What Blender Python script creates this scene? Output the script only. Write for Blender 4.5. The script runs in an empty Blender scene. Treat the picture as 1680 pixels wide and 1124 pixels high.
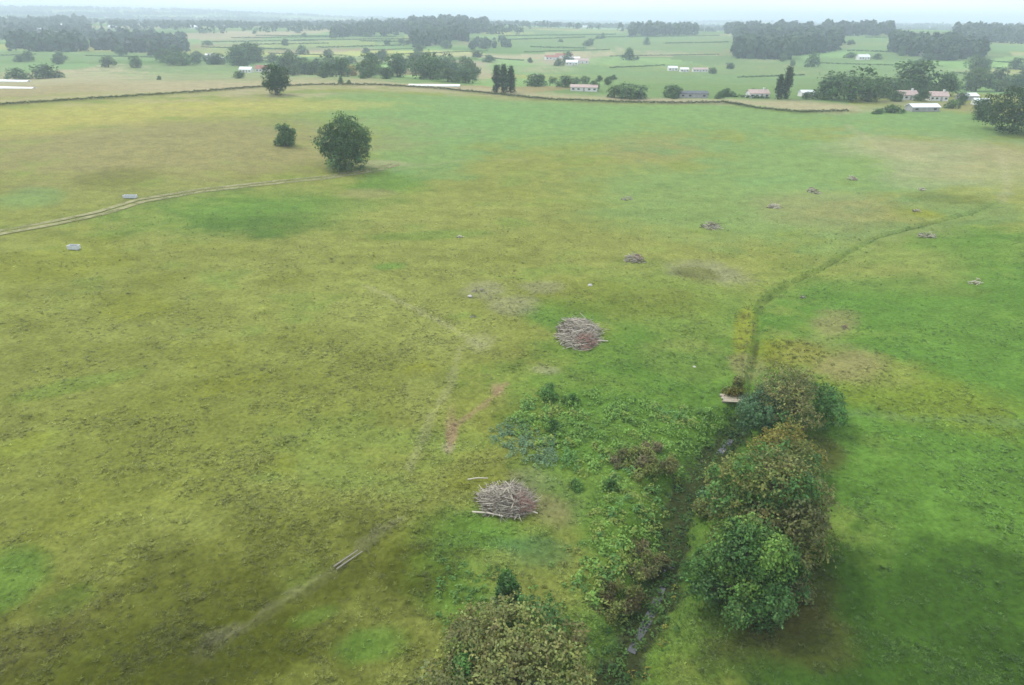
import bpy, math, random
import numpy as np
from mathutils import Vector, Matrix

R = math.radians
scene = bpy.context.scene
col = scene.collection
random.seed(7)
rng = np.random.default_rng(11)

# ------------------------------------------------------------------ camera
IMW, IMH, F = 1680.0, 1124.0, 1121.0
CAM_H, PITCH, ROLL = 45.0, 25.39, 0.55
cam_d = bpy.data.cameras.new("camera"); cam = bpy.data.objects.new("camera", cam_d); col.objects.link(cam)
cam_d.sensor_width = 36; cam_d.sensor_fit = 'HORIZONTAL'; cam_d.lens = F / IMW * 36
cam_d.clip_start = 0.5; cam_d.clip_end = 60000
CM = (Matrix.Translation((0, 0, CAM_H)) @ Matrix.Rotation(R(90 - PITCH), 4, 'X') @ Matrix.Rotation(R(ROLL), 4, 'Z'))
cam.matrix_world = CM
scene.camera = cam
CR = np.array(CM.to_3x3())

# ------------------------------------------------------------------ sky, sun, exposure
SUN_EL = 56.0
SUN_AZ = -50.0                      # compass angle from +Y towards +X
w = bpy.data.worlds.new("World"); scene.world = w; w.use_nodes = True
nt = w.node_tree; nt.nodes.clear()
sky = nt.nodes.new('ShaderNodeTexSky'); sky.sky_type = 'NISHITA'; sky.sun_disc = False
sky.sun_elevation = R(SUN_EL); sky.sun_rotation = R(SUN_AZ); sky.dust_density = 2.0; sky.ozone_density = 1.0
tc = nt.nodes.new('ShaderNodeTexCoord')
mp = nt.nodes.new('ShaderNodeMapping'); mp.inputs['Scale'].default_value = (1.2, 1.2, 9)
nz = nt.nodes.new('ShaderNodeTexNoise'); nz.inputs['Scale'].default_value = 2.2; nz.inputs['Detail'].default_value = 6
nt.links.new(tc.outputs['Generated'], mp.inputs['Vector']); nt.links.new(mp.outputs['Vector'], nz.inputs['Vector'])
cr = nt.nodes.new('ShaderNodeValToRGB')
cr.color_ramp.elements[0].position = 0.3; cr.color_ramp.elements[0].color = (7.6, 8.3, 9.0, 1)
cr.color_ramp.elements[1].position = 0.7; cr.color_ramp.elements[1].color = (9.6, 10.0, 10.4, 1)
nt.links.new(nz.outputs['Fac'], cr.inputs['Fac'])
mx = nt.nodes.new('ShaderNodeMix'); mx.data_type = 'RGBA'; mx.inputs['Factor'].default_value = 0.8
nt.links.new(sky.outputs['Color'], mx.inputs['A']); nt.links.new(cr.outputs['Color'], mx.inputs['B'])
bg = nt.nodes.new('ShaderNodeBackground'); bg.inputs['Strength'].default_value = 0.105
wo = nt.nodes.new('ShaderNodeOutputWorld')
nt.links.new(mx.outputs['Result'], bg.inputs['Color']); nt.links.new(bg.outputs['Background'], wo.inputs['Surface'])

sl = bpy.data.lights.new("sun", 'SUN'); sun = bpy.data.objects.new("sun", sl); col.objects.link(sun)
sl.energy = 1.3; sl.angle = R(16); sl.color = (1.0, 0.96, 0.9)
sd = Vector((math.sin(R(SUN_AZ)) * math.cos(R(SUN_EL)), math.cos(R(SUN_AZ)) * math.cos(R(SUN_EL)), math.sin(R(SUN_EL))))
sun.rotation_euler = (-sd).to_track_quat('-Z', 'Y').to_euler()
sun.location = (0, 0, 300)

vs = scene.view_settings
vs.view_transform = 'Standard'; vs.look = 'None'; vs.gamma = 1; vs.exposure = 0.82
vs.use_curve_mapping = False
cy = scene.cycles
cy.max_bounces = 5; cy.diffuse_bounces = 3; cy.glossy_bounces = 2; cy.transmission_bounces = 3
cy.volume_bounces = 1; cy.transparent_max_bounces = 6

# ------------------------------------------------------------------ noise and small maths
def sstep(a, b, x):
    t = np.clip((x - a) / (b - a), 0, 1); return t * t * (3 - 2 * t)

def vnoise(x, y, seed=0):
    xi = np.floor(x).astype(np.int64); yi = np.floor(y).astype(np.int64)
    fx = x - xi; fy = y - yi
    fx = fx * fx * (3 - 2 * fx); fy = fy * fy * (3 - 2 * fy)
    def h(a, b):
        n = (a * 374761393 + b * 668265263 + seed * 1442695041) & 0xFFFFFFFF
        n = ((n ^ (n >> 13)) * 1274126177) & 0xFFFFFFFF
        n = ((n ^ (n >> 16)) * 2246822519) & 0xFFFFFFFF
        return ((n ^ (n >> 15)) & 0xFFFFFF) / float(0xFFFFFF)
    a = h(xi, yi); b = h(xi + 1, yi); c = h(xi, yi + 1); d = h(xi + 1, yi + 1)
    return (a * (1 - fx) + b * fx) * (1 - fy) + (c * (1 - fx) + d * fx) * fy

def fbm(x, y, octv=4, seed=0):
    s = 0; a = 1; t = 0
    for i in range(octv):
        s = s + a * vnoise(x * 2 ** i + 17.3 * i, y * 2 ** i - 9.1 * i, seed + i); t += a; a *= 0.5
    return s / t                      # 0..1

def seg_dist(x, y, pts):
    """distance to a polyline and the side (+ on its right, seen along it)"""
    best = np.full(np.shape(x), 1e9); par = np.zeros(np.shape(x))
    L = 0
    for (ax, ay), (bx, by) in zip(pts[:-1], pts[1:]):
        dx, dy = bx - ax, by - ay; l2 = dx * dx + dy * dy + 1e-9
        t = np.clip(((x - ax) * dx + (y - ay) * dy) / l2, 0, 1)
        d = np.hypot(x - ax - t * dx, y - ay - t * dy)
        m = d < best
        best = np.where(m, d, best); par = np.where(m, L + t * math.sqrt(l2), par)
        L += math.sqrt(l2)
    return best, par

# ------------------------------------------------------------------ terrain
HILLS = [(740, 1560, 520, 24), (-150, 1900, 520, 26), (1300, 1900, 500, 14), (-1500, 2300, 800, 20), (200, 2900, 900, 20),
         (-900, 1050, 260, 5), (650, 950, 240, 5), (2600, 3600, 1300, 26), (-3800, 6000, 2200, 70)]
def z_base(x, y):
    x = np.asarray(x, float); y = np.asarray(y, float)
    d = np.hypot(x, y)
    z = 6 * sstep(150, 420, d) - 10 * sstep(440, 720, d)
    z = z + 4.5 * sstep(8, 110, x - 0.28 * y + 6) * sstep(400, 150, d)          # right bank climbs away from the stream
    z = z + 2.2 * sstep(-10, -120, x) * sstep(30, 160, d)                      # left side is a little higher
    z = z + (fbm(x / 75, y / 75, 2, 3) - 0.5) * 1.5 * sstep(40, 140, d)
    z = z + (fbm(x / 420, y / 420, 2, 5) - 0.5) * 14 * sstep(600, 1600, d)
    z = z + (fbm(x / 2200, y / 2200, 3, 8) - 0.35) * 85 * sstep(2600, 8000, d)
    for hx, hy, hr, hh in HILLS:
        z = z + hh * np.exp(-((x - hx) ** 2 + (y - hy) ** 2) / (hr * hr))
    return z

def ray_dir(px, py):
    v = CR @ np.array([(px - IMW / 2) / F, -(py - IMH / 2) / F, -1.0])
    return v / np.linalg.norm(v)

TS = np.concatenate([np.geomspace(20, 600, 260), np.geomspace(605, 14000, 420)])
def hit(px, py, zf):
    v = ray_dir(px, py); ts = TS
    for lvl in range(4):
        gp = CAM_H + ts * v[2] - zf(ts * v[0], ts * v[1])
        k = np.nonzero(gp < 0)[0]
        if len(k) == 0: return None
        k = max(int(k[0]), 1)
        ts = np.linspace(ts[k - 1], ts[k], 24)
    b = ts[12]
    return np.array([b * v[0], b * v[1], CAM_H + b * v[2]])

def project(P):
    c = CR.T @ (np.asarray(P, float) - np.array([0, 0, CAM_H]))
    return IMW / 2 + F * c[0] / -c[2], IMH / 2 - F * c[1] / -c[2], -c[2]

def hb(px, py):
    p = hit(px, py, z_base); return (float(p[0]), float(p[1]))

STREAM_PX = [(930, 1190), (985, 1110), (1040, 1030), (1080, 955), (1105, 890), (1112, 830), (1125, 785), (1165, 735), (1205, 690), (1224, 655),
             (1236, 600), (1245, 545), (1250, 490), (1290, 462), (1345, 435), (1400, 403), (1440, 382), (1520, 362), (1600, 342), (1640, 330)]
STREAM = [hb(*p) for p in STREAM_PX]
S_LEN = [0]
for a, b in zip(STREAM[:-1], STREAM[1:]): S_LEN.append(S_LEN[-1] + math.hypot(b[0] - a[0], b[1] - a[1]))
S_MID = S_LEN[9]                       # the plank bridge: wide gully before, narrow ditch after

def z_ground(x, y):
    x = np.asarray(x, float); y = np.asarray(y, float)
    z = z_base(x, y)
    m = (y < 330) & (x > -20) & (x < 200) & (y > -5)
    if np.any(m):
        d, t = seg_dist(x[m], y[m], STREAM)
        wide = sstep(S_MID + 6, S_MID - 8, t)
        wdt = 0.45 + 1.8 * wide; dep = 0.55 + 1.25 * wide
        wob = 0.8 + 0.5 * vnoise(x[m] / 2.5, y[m] / 2.5, 41)
        cut = dep * sstep(2.3, 0.35, d / (wdt * wob)) + 1.0 * sstep(20, 0, d)
        cut = cut * sstep(S_LEN[-1] + 3, S_LEN[-1] - 15, t)
        zz = z[m] - cut; z = z.copy(); z[m] = zz
    return z

def g(px, py):
    p = hit(px, py, z_ground); return p
def zg(x, y): return float(z_ground(np.array([x]), np.array([y]))[0])

# ------------------------------------------------------------------ ground colour (sward albedo, with some tree shadow and corner vignetting painted in)
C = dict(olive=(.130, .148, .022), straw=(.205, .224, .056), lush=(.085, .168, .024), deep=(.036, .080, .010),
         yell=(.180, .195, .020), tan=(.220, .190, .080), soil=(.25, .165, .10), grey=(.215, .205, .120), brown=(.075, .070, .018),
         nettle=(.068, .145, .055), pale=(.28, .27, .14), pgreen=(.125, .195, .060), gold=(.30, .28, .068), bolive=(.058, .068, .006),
         fgreen=(.137, .230, .070), pink=(.30, .22, .17), beige=(.29, .255, .14), dkol=(.10, .11, .016))
C = {k: np.array(v) for k, v in C.items()}
BLOBS = [  # photo x, y, half width, half height, colour, strength
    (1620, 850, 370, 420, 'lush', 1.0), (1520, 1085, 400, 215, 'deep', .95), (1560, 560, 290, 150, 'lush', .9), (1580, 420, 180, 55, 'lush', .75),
    (1520, 650, 150, 45, 'yell', .45), (1450, 440, 120, 40, 'straw', .6), (1400, 510, 130, 60, 'lush', .6), (1440, 610, 70, 25, 'straw', .5),
    (1560, 265, 150, 42, 'tan', .75), (1420, 215, 80, 14, 'tan', .4), (1060, 240, 110, 30, 'tan', .45), (1380, 350, 140, 40, 'tan', .4),
    (1640, 310, 70, 40, 'straw', .7), (1580, 345, 120, 22, 'pgreen', .6),
    (1100, 190, 420, 28, 'fgreen', .85), (1500, 205, 180, 28, 'fgreen', .8), (720, 190, 280, 38, 'fgreen', .85), (900, 215, 260, 35, 'fgreen', .7),
    (430, 345, 200, 38, 'lush', .85), (430, 370, 120, 22, 'deep', .4), (1330, 275, 220, 45, 'fgreen', .75), (1170, 330, 220, 60, 'fgreen', .6),
    (640, 300, 60, 24, 'lush', .8), (690, 250, 90, 40, 'fgreen', .75), (700, 345, 200, 28, 'straw', .4), (720, 385, 90, 8, 'lush', .45), (640, 437, 30, 7, 'lush', .7),
    (930, 515, 65, 26, 'lush', .85), (1010, 575, 120, 40, 'lush', .75), (1110, 520, 150, 80, 'lush', .55), (1030, 640, 240, 40, 'lush', .7), (1100, 430, 160, 50, 'straw', .35),
    (1130, 590, 60, 30, 'straw', .5), (1010, 490, 140, 30, 'olive', .5), (1160, 620, 90, 40, 'lush', .6),
    (300, 235, 340, 48, 'tan', .55), (250, 260, 260, 60, 'tan', .35), (180, 185, 330, 20, 'gold', .75), (30, 210, 130, 14, 'gold', .5), (480, 172, 200, 8, 'gold', .5),
    (50, 325, 48, 15, 'fgreen', .6), (200, 295, 70, 18, 'dkol', .5), (90, 430, 120, 30, 'yell', .45), (215, 505, 50, 16, 'yell', .4), (380, 630, 50, 12, 'yell', .4), (460, 765, 40, 20, 'yell', .4), (40, 730, 50, 18, 'yell', .5), (690, 607, 22, 10, 'yell', .55),
    (130, 630, 90, 12, 'lush', .35), (170, 460, 160, 60, 'olive', .3), (330, 720, 330, 110, 'olive', .3),
    (780, 890, 120, 62, 'lush', .9), (720, 940, 80, 60, 'lush', .7), (870, 905, 80, 30, 'nettle', .5), (810, 915, 70, 20, 'straw', .4), (760, 985, 80, 50, 'lush', .8),
    (220, 1100, 640, 175, 'bolive', .95), (320, 960, 400, 90, 'dkol', .5), (20, 950, 55, 45, 'lush', .7), (110, 990, 50, 26, 'lush', .35), (610, 1055, 62, 34, 'lush', .65), (520, 1010, 50, 18, 'lush', .4), (60, 1050, 130, 50, 'brown', .4),  # near corner: dull olive grass, darkened further to paint in lens vignetting
    (1295, 1030, 80, 50, 'brown', .55), (1300, 960, 60, 60, 'brown', .5), (1180, 1000, 90, 70, 'brown', .5), (1340, 745, 40, 26, 'brown', .7), (915, 822, 52, 40, 'grey', .45), (880, 785, 34, 16, 'grey', .5), (915, 830, 40, 30, 'brown', .4),  # browns beside the row trees paint in their shadow over a real brown patch
    (740, 712, 11, 36, 'soil', .5), (816, 640, 12, 13, 'soil', .55), (785, 560, 24, 14, 'pale', .65), (840, 500, 40, 16, 'grey', .5), (795, 475, 34, 14, 'grey', .5), (890, 470, 34, 10, 'grey', .45), (895, 607, 26, 8, 'grey', .5), (700, 655, 40, 40, 'straw', .5),
    (735, 735, 14, 12, 'grey', .6), (770, 790, 40, 16, 'yell', .35), (740, 550, 90, 40, 'straw', .5), (640, 500, 120, 40, 'straw', .4), (480, 968, 26, 10, 'grey', .3), (370, 1035, 34, 14, 'grey', .25),
    (1300, 578, 62, 22, 'yell', .85), (1222, 540, 16, 40, 'yell', .75), (1225, 600, 22, 20, 'tan', .6), (1170, 447, 62, 18, 'grey', .6), (1150, 450, 32, 14, 'dkol', .6), (1370, 535, 40, 25, 'tan', .6), (1350, 580, 60, 30, 'tan', .3), (1395, 600, 44, 20, 'tan', .5),
    (1515, 350, 40, 9, 'yell', .8), (1560, 326, 60, 8, 'dkol', .5), (1465, 240, 30, 6, 'dkol', .4), (1500, 255, 60, 8, 'pale', .35), (1535, 285, 70, 10, 'pale', .3), (630, 268, 36, 5, 'pale', .5), (600, 318, 60, 8, 'tan', .5),
    (1560, 262, 150, 36, 'pale', .4), (1440, 235, 60, 14, 'pale', .3), (1340, 340, 90, 26, 'tan', .35), (1060, 715, 190, 66, 'lush', .9), (970, 790, 90, 50, 'lush', .7), (1020, 870, 80, 80, 'lush', .8), (1060, 1050, 40, 90, 'yell', .75), (1090, 985, 22, 40, 'yell', .5),
    # beyond the crest hedge
    (210, 140, 340, 27, 'beige', .9), (60, 150, 120, 10, 'tan', .6), (120, 160, 200, 7, 'straw', .7), (380, 118, 140, 14, 'pgreen', .5), (330, 110, 160, 10, 'pgreen', .8), (60, 95, 180, 9, 'pgreen', .9), (500, 140, 260, 7, 'beige', .8), (730, 147, 130, 8, 'beige', .7),
    (790, 118, 18, 14, 'beige', .8), (770, 103, 40, 4, 'pink', .6), (890, 158, 150, 5, 'beige', .6), (960, 165, 160, 5, 'tan', .5), (1110, 166, 120, 4, 'pink', .6), (1330, 176, 80, 8, 'beige', .85), (1340, 170, 110, 5, 'beige', .5),
    (920, 100, 50, 9, 'pink', .7), (900, 114, 60, 6, 'beige', .6), (1070, 85, 26, 3, 'pink', .6), (1140, 116, 50, 4, 'pink', .5), (1050, 70, 220, 18, 'pgreen', .8), (900, 72, 160, 14, 'pgreen', .7), (1060, 125, 170, 22, 'pgreen', .9), (1250, 118, 120, 26, 'pgreen', .8),
    (1430, 110, 120, 14, 'pgreen', .8), (1620, 128, 100, 10, 'pgreen', .7), (600, 100, 90, 3, 'pale', .7), (660, 93, 120, 2, 'pale', .6), (480, 68, 150, 3, 'pale', .45), (740, 88, 60, 3, 'beige', .6), (420, 96, 60, 2, 'pink', .5), (830, 92, 60, 3, 'pale', .5), (1640, 118, 80, 3, 'pale', .6), (1250, 100, 40, 3, 'pale', .4), (1580, 88, 60, 3, 'pale', .4), (560, 60, 200, 5, 'fgreen', .5), (520, 75, 180, 8, 'pgreen', .6), (520, 85, 80, 3, 'pink', .5), (1420, 72, 50, 14, 'pgreen', .7), (1510, 172, 80, 8, 'grey', .6), (1590, 178, 60, 6, 'tan', .5),
]
def to_blob(px, py, rx, ry, c, s):
    c0 = g(px, py)
    dep = project(c0)[2]
    v = ray_dir(px, py); az = math.atan2(v[0], v[1])
    top = hit(px, max(py - ry, 36), z_ground); bot = hit(px, py + ry, z_ground)
    if top is None: top = c0 * 1.3
    dn = np.hypot(*bot[:2]); df = np.hypot(*top[:2])
    return (az, math.log(dn), math.log(df), rx / F * dep / np.hypot(c0[0], c0[1]), C[c], s)
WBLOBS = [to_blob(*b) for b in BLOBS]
def px_line(pts): return [tuple(g(*p)[:2]) for p in pts]
TRACKS = [(px_line([(600, 470), (680, 505), (735, 535), (790, 566)]), .7, 'pale', .32),
          (px_line([(755, 570), (740, 630), (705, 690), (672, 770)]), .6, 'pale', .28),
          (px_line([(660, 850), (600, 890), (545, 940), (470, 985), (330, 1075)]), .6, 'grey', .25),
          (px_line([(560, 935), (470, 990), (300, 1095)]), .35, 'bolive', .5),
          (px_line([(1390, 680), (1480, 686), (1600, 690), (1700, 696)]), 1.0, 'pgreen', .45),
          (px_line([(830, 630), (800, 660), (745, 700), (735, 740)]), .5, 'soil', .5),
          (px_line([(1390, 205), (1440, 240), (1500, 265), (1600, 268)]), 1.6, 'pale', .35),
          (px_line([(1640, 250), (1655, 300), (1645, 332)]), 1.2, 'pale', .35),
          (px_line([(640, 280), (760, 262), (860, 262)]), 1.0, 'pale', .25),
          (px_line([(850, 760), (960, 680), (1080, 640), (1180, 625)]), 1.0, 'lush', .3)]
HEDGE_PX = [(-60, 177), (0, 173), (100, 166), (200, 160), (320, 152), (420, 144), (520, 140), (620, 140), (720, 146), (800, 154), (900, 164), (1000, 168), (1100, 170), (1190, 169), (1240, 178), (1310, 185), (1390, 183)]
HEDGE = [tuple(g(*p)[:2]) for p in HEDGE_PX]
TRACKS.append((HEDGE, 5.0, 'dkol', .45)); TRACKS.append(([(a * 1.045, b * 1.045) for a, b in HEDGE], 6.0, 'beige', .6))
H_AZ = np.array([math.atan2(a, b) for a, b in HEDGE]); H_D = np.array([math.hypot(a, b) for a, b in HEDGE])
seeds = np.column_stack([rng.uniform(-6000, 6000, 900), rng.uniform(350, 9000, 900)])
seeds_n = np.column_stack([rng.uniform(-1500, 1500, 260), rng.uniform(400, 2200, 260)])
seeds = np.vstack([seeds, seeds_n])
FCOL = np.array([C['pgreen'], C['fgreen'], C['pgreen'] * 1.35, C['straw'] * 1.15, C['beige'], C['pgreen'] * 1.5, C['straw'] * 1.35, C['lush'], C['fgreen'] * 1.1, C['pgreen'] * .95, C['tan'], C['fgreen'], C['pgreen']])
fcol = FCOL[rng.integers(0, len(FCOL), len(seeds))] * rng.uniform(.85, 1.12, (len(seeds), 1))

def albedo(x, y):
    x = np.asarray(x, float); y = np.asarray(y, float)
    n = len(x); d = np.hypot(x, y) + 1e-6; az = np.arctan2(x, y); ld = np.log(d)
    n1 = fbm(x / 60 + y / 200, y / 38, 4, 21); n2 = fbm(x / 11, y / 7.5, 4, 22); n3 = fbm(x / 1.7, y / 1.7, 3, 23); n4 = fbm(x / 4.5, y / 3.0, 3, 29)
    A = C['olive'] + (C['straw'] - C['olive']) * (.36 + .30 * sstep(.36, .64, n1 * .2 + n2 * .55 + .11 + .14 * sstep(55, 150, d) - .05))[:, None]
    k = sstep(.58, .78, n2)[:, None] * .3; A = A * (1 - k) + C['lush'] * k
    k = sstep(.66, .8, fbm(x / 14, y / 10, 3, 33))[:, None] * .2; A = A * (1 - k) + C['yell'] * k
    # far fields
    far = d > np.interp(az, H_AZ, H_D, left=H_D[0], right=620)
    if np.any(far):
        idx = np.nonzero(far)[0]; out = np.zeros((len(idx), 3))
        ca, sa = math.cos(.25), math.sin(.25)
        U = x[idx] * ca + y[idx] * sa; V = -x[idx] * sa + y[idx] * ca
        SU = seeds[:, 0] * ca + seeds[:, 1] * sa; SV = -seeds[:, 0] * sa + seeds[:, 1] * ca
        for s in range(0, len(idx), 20000):
            dd = np.abs(U[s:s + 20000, None] - SU) * .55 + np.abs(V[s:s + 20000, None] - SV)
            out[s:s + 20000] = fcol[np.argmin(dd, 1)]
        A[idx] = out
    wob = (n2 - .5) * 1.1 + (n1 - .5) * .7 + (n3 - .5) * .35
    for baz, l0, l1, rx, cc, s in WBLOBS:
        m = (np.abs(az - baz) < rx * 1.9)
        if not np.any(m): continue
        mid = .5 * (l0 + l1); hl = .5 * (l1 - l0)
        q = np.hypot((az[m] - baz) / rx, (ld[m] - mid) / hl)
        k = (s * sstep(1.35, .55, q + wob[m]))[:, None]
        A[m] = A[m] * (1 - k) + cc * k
    for pts, wd, cc, s in TRACKS:
        xs = [p[0] for p in pts]; ys = [p[1] for p in pts]
        m = (x > min(xs) - 5) & (x < max(xs) + 5) & (y > min(ys) - 5) & (y < max(ys) + 5)
        if not np.any(m): continue
        dd, _ = seg_dist(x[m], y[m], pts)
        k = (s * sstep(1.5, .3, dd / wd + (n3[m] - .5) * 1.6 + (n4[m] - .5) * 1.2))[:, None]
        A[m] = A[m] * (1 - k) + C[cc] * k
    m = (y < 330) & (x > -20) & (x < 200) & (y > 0)
    if np.any(m):
        dd, t = seg_dist(x[m], y[m], STREAM)
        wide = sstep(S_MID + 6, S_MID - 8, t)
        k = ((.22 + .58 * wide) * sstep(2.2, .6, dd / (.9 + 3.0 * wide) + (n4[m] - .5) * 1.6))[:, None]
        A[m] = A[m] * (1 - k) + C['lush'] * k
        k = ((.75 * vnoise(t / 3.1, t * 0, 61) * (1 - wide) + .9 * wide) * sstep(1.3, .4, dd / (.2 + .35 * vnoise(t / 4.3, t * 0, 62) + 1.5 * wide) + (n3[m] - .5) * 1.1))[:, None]
        A[m] = A[m] * (1 - k) + np.array((.035, .04, .014)) * k
    A = A * (1 + .26 * (n3 - .5) * sstep(900, 60, d) + .30 * (n4 - .5) * sstep(1500, 80, d) + .16 * (n2 - .5))[:, None]
    return np.clip(A, .008, .6)

# ------------------------------------------------------------------ materials
def nmat(name):
    m = bpy.data.materials.new(name); m.use_nodes = True
    n = m.node_tree.nodes; n.clear()
    return m, n, m.node_tree.links
def ground_mat():
    m, n, l = nmat("meadow_grass")
    o = n.new('ShaderNodeOutputMaterial'); b = n.new('ShaderNodeBsdfPrincipled')
    b.inputs['Roughness'].default_value = .95; b.inputs['Specular IOR Level'].default_value = .05
    a = n.new('ShaderNodeAttribute'); a.attribute_name = 'col'
    geo = n.new('ShaderNodeNewGeometry')
    t1 = n.new('ShaderNodeTexNoise'); t1.inputs['Scale'].default_value = 1.9; t1.inputs['Detail'].default_value = 7; t1.inputs['Roughness'].default_value = .7
    t2 = n.new('ShaderNodeTexNoise'); t2.inputs['Scale'].default_value = .35; t2.inputs['Detail'].default_value = 5; t2.inputs['Roughness'].default_value = .65
    for t in (t1, t2): l.new(geo.outputs['Position'], t.inputs['Vector'])
    r1 = n.new('ShaderNodeMapRange'); r1.inputs['From Min'].default_value = .3; r1.inputs['From Max'].default_value = .7; r1.inputs['To Min'].default_value = .68; r1.inputs['To Max'].default_value = 1.34
    r2 = n.new('ShaderNodeMapRange'); r2.inputs['From Min'].default_value = .3; r2.inputs['From Max'].default_value = .7; r2.inputs['To Min'].default_value = .85; r2.inputs['To Max'].default_value = 1.14
    l.new(t1.outputs['Fac'], r1.inputs['Value']); l.new(t2.outputs['Fac'], r2.inputs['Value'])
    mu = n.new('ShaderNodeMath'); mu.operation = 'MULTIPLY'; l.new(r1.outputs[0], mu.inputs[0]); l.new(r2.outputs[0], mu.inputs[1])
    v = n.new('ShaderNodeVectorMath'); v.operation = 'SCALE'; l.new(a.outputs['Color'], v.inputs[0]); l.new(mu.outputs[0], v.inputs['Scale'])
    l.new(v.outputs['Vector'], b.inputs['Base Color'])
    bu = n.new('ShaderNodeBump'); bu.inputs['Strength'].default_value = .9; bu.inputs['Distance'].default_value = .3
    l.new(t1.outputs['Fac'], bu.inputs['Height']); l.new(bu.outputs['Normal'], b.inputs['Normal'])
    l.new(b.outputs[0], o.inputs[0]); return m
def leaf_mat():
    m, n, l = nmat("foliage")
    o = n.new('ShaderNodeOutputMaterial'); b = n.new('ShaderNodeBsdfPrincipled')
    b.inputs['Roughness'].default_value = .6; b.inputs['Specular IOR Level'].default_value = .25
    a = n.new('ShaderNodeAttribute'); a.attribute_name = 'col'
    oi = n.new('ShaderNodeObjectInfo')
    r = n.new('ShaderNodeMapRange'); r.inputs['To Min'].default_value = .85; r.inputs['To Max'].default_value = 1.15; l.new(oi.outputs['Random'], r.inputs['Value'])
    v = n.new('ShaderNodeVectorMath'); v.operation = 'SCALE'; l.new(a.outputs['Color'], v.inputs[0]); l.new(r.outputs[0], v.inputs['Scale'])
    tr = n.new('ShaderNodeBsdfTranslucent'); mixs = n.new('ShaderNodeMixShader'); mixs.inputs[0].default_value = .28
    l.new(v.outputs[0], b.inputs['Base Color']); l.new(v.outputs[0], tr.inputs['Color'])
    l.new(b.outputs[0], mixs.inputs[1]); l.new(tr.outputs[0], mixs.inputs[2]); l.new(mixs.outputs[0], o.inputs[0]); return m
def noise_mat(name, c1, c2, scale=6.0, rough=.85, bump=.3, spec=.2, obj=True):
    m, n, l = nmat(name)
    o = n.new('ShaderNodeOutputMaterial'); b = n.new('ShaderNodeBsdfPrincipled'); b.inputs['Roughness'].default_value = rough
    b.inputs['Specular IOR Level'].default_value = spec
    tcn = n.new('ShaderNodeTexCoord'); t = n.new('ShaderNodeTexNoise'); t.inputs['Scale'].default_value = scale; t.inputs['Detail'].default_value = 5
    l.new(tcn.outputs['Object'], t.inputs['Vector'])
    c = n.new('ShaderNodeValToRGB'); c.color_ramp.elements[0].position = .35; c.color_ramp.elements[1].position = .65
    c.color_ramp.elements[0].color = (*c1, 1); c.color_ramp.elements[1].color = (*c2, 1)
    l.new(t.outputs['Fac'], c.inputs['Fac']); l.new(c.outputs['Color'], b.inputs['Base Color'])
    if bump:
        bu = n.new('ShaderNodeBump'); bu.inputs['Strength'].default_value = bump; bu.inputs['Distance'].default_value = .05
        l.new(t.outputs['Fac'], bu.inputs['Height']); l.new(bu.outputs['Normal'], b.inputs['Normal'])
    l.new(b.outputs[0], o.inputs[0]); return m
def vcol_mat(name, rough=.85, spec=.2):
    m, n, l = nmat(name)
    o = n.new('ShaderNodeOutputMaterial'); b = n.new('ShaderNodeBsdfPrincipled'); b.inputs['Roughness'].default_value = rough; b.inputs['Specular IOR Level'].default_value = spec
    a = n.new('ShaderNodeAttribute'); a.attribute_name = 'col'; l.new(a.outputs['Color'], b.inputs['Base Color'])
    l.new(b.outputs[0], o.inputs[0]); return m
M_GROUND = ground_mat(); M_LEAF = leaf_mat(); M_STICK = vcol_mat("weathered_wood")
M_BARK = noise_mat("bark", (.06, .045, .03), (.13, .10, .075), 5, .9, .6)
M_WHITE = noise_mat("white_render", (.62, .61, .58), (.75, .74, .71), 1.2, .7, 0)
M_GREYW = noise_mat("grey_boarding", (.28, .28, .28), (.38, .37, .36), 1.0, .8, 0)
M_RED = noise_mat("red_roof_tiles", (.26, .11, .08), (.36, .17, .13), 1.5, .8, 0)
M_PINK = noise_mat("pink_roof_tiles", (.36, .27, .24), (.46, .36, .33), 1.5, .8, 0)
M_PALE = noise_mat("pale_sheet_roof", (.60, .63, .65), (.72, .75, .77), 1.0, .5, 0)
M_DARK = noise_mat("dark_sheet_roof", (.07, .08, .09), (.12, .13, .14), 1.0, .6, 0)
M_PLAST = noise_mat("white_polythene", (.66, .68, .66), (.8, .82, .8), .6, .4, 0, .4)
M_GLASS = noise_mat("window_glass", (.03, .04, .05), (.06, .07, .08), 1.0, .15, 0, .5)
M_STONE = noise_mat("pale_stone", (.34, .33, .30), (.46, .45, .42), 4, .9, .3)
M_METAL = noise_mat("galvanised_metal", (.45, .47, .49), (.62, .64, .66), 4, .45, .1, .5)
M_PLANK = noise_mat("bleached_planks", (.30, .26, .19), (.44, .39, .30), 5, .9, .3)
M_TURF = noise_mat("dead_turf", (.10, .085, .045), (.20, .165, .09), 3, .95, .5)

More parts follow.
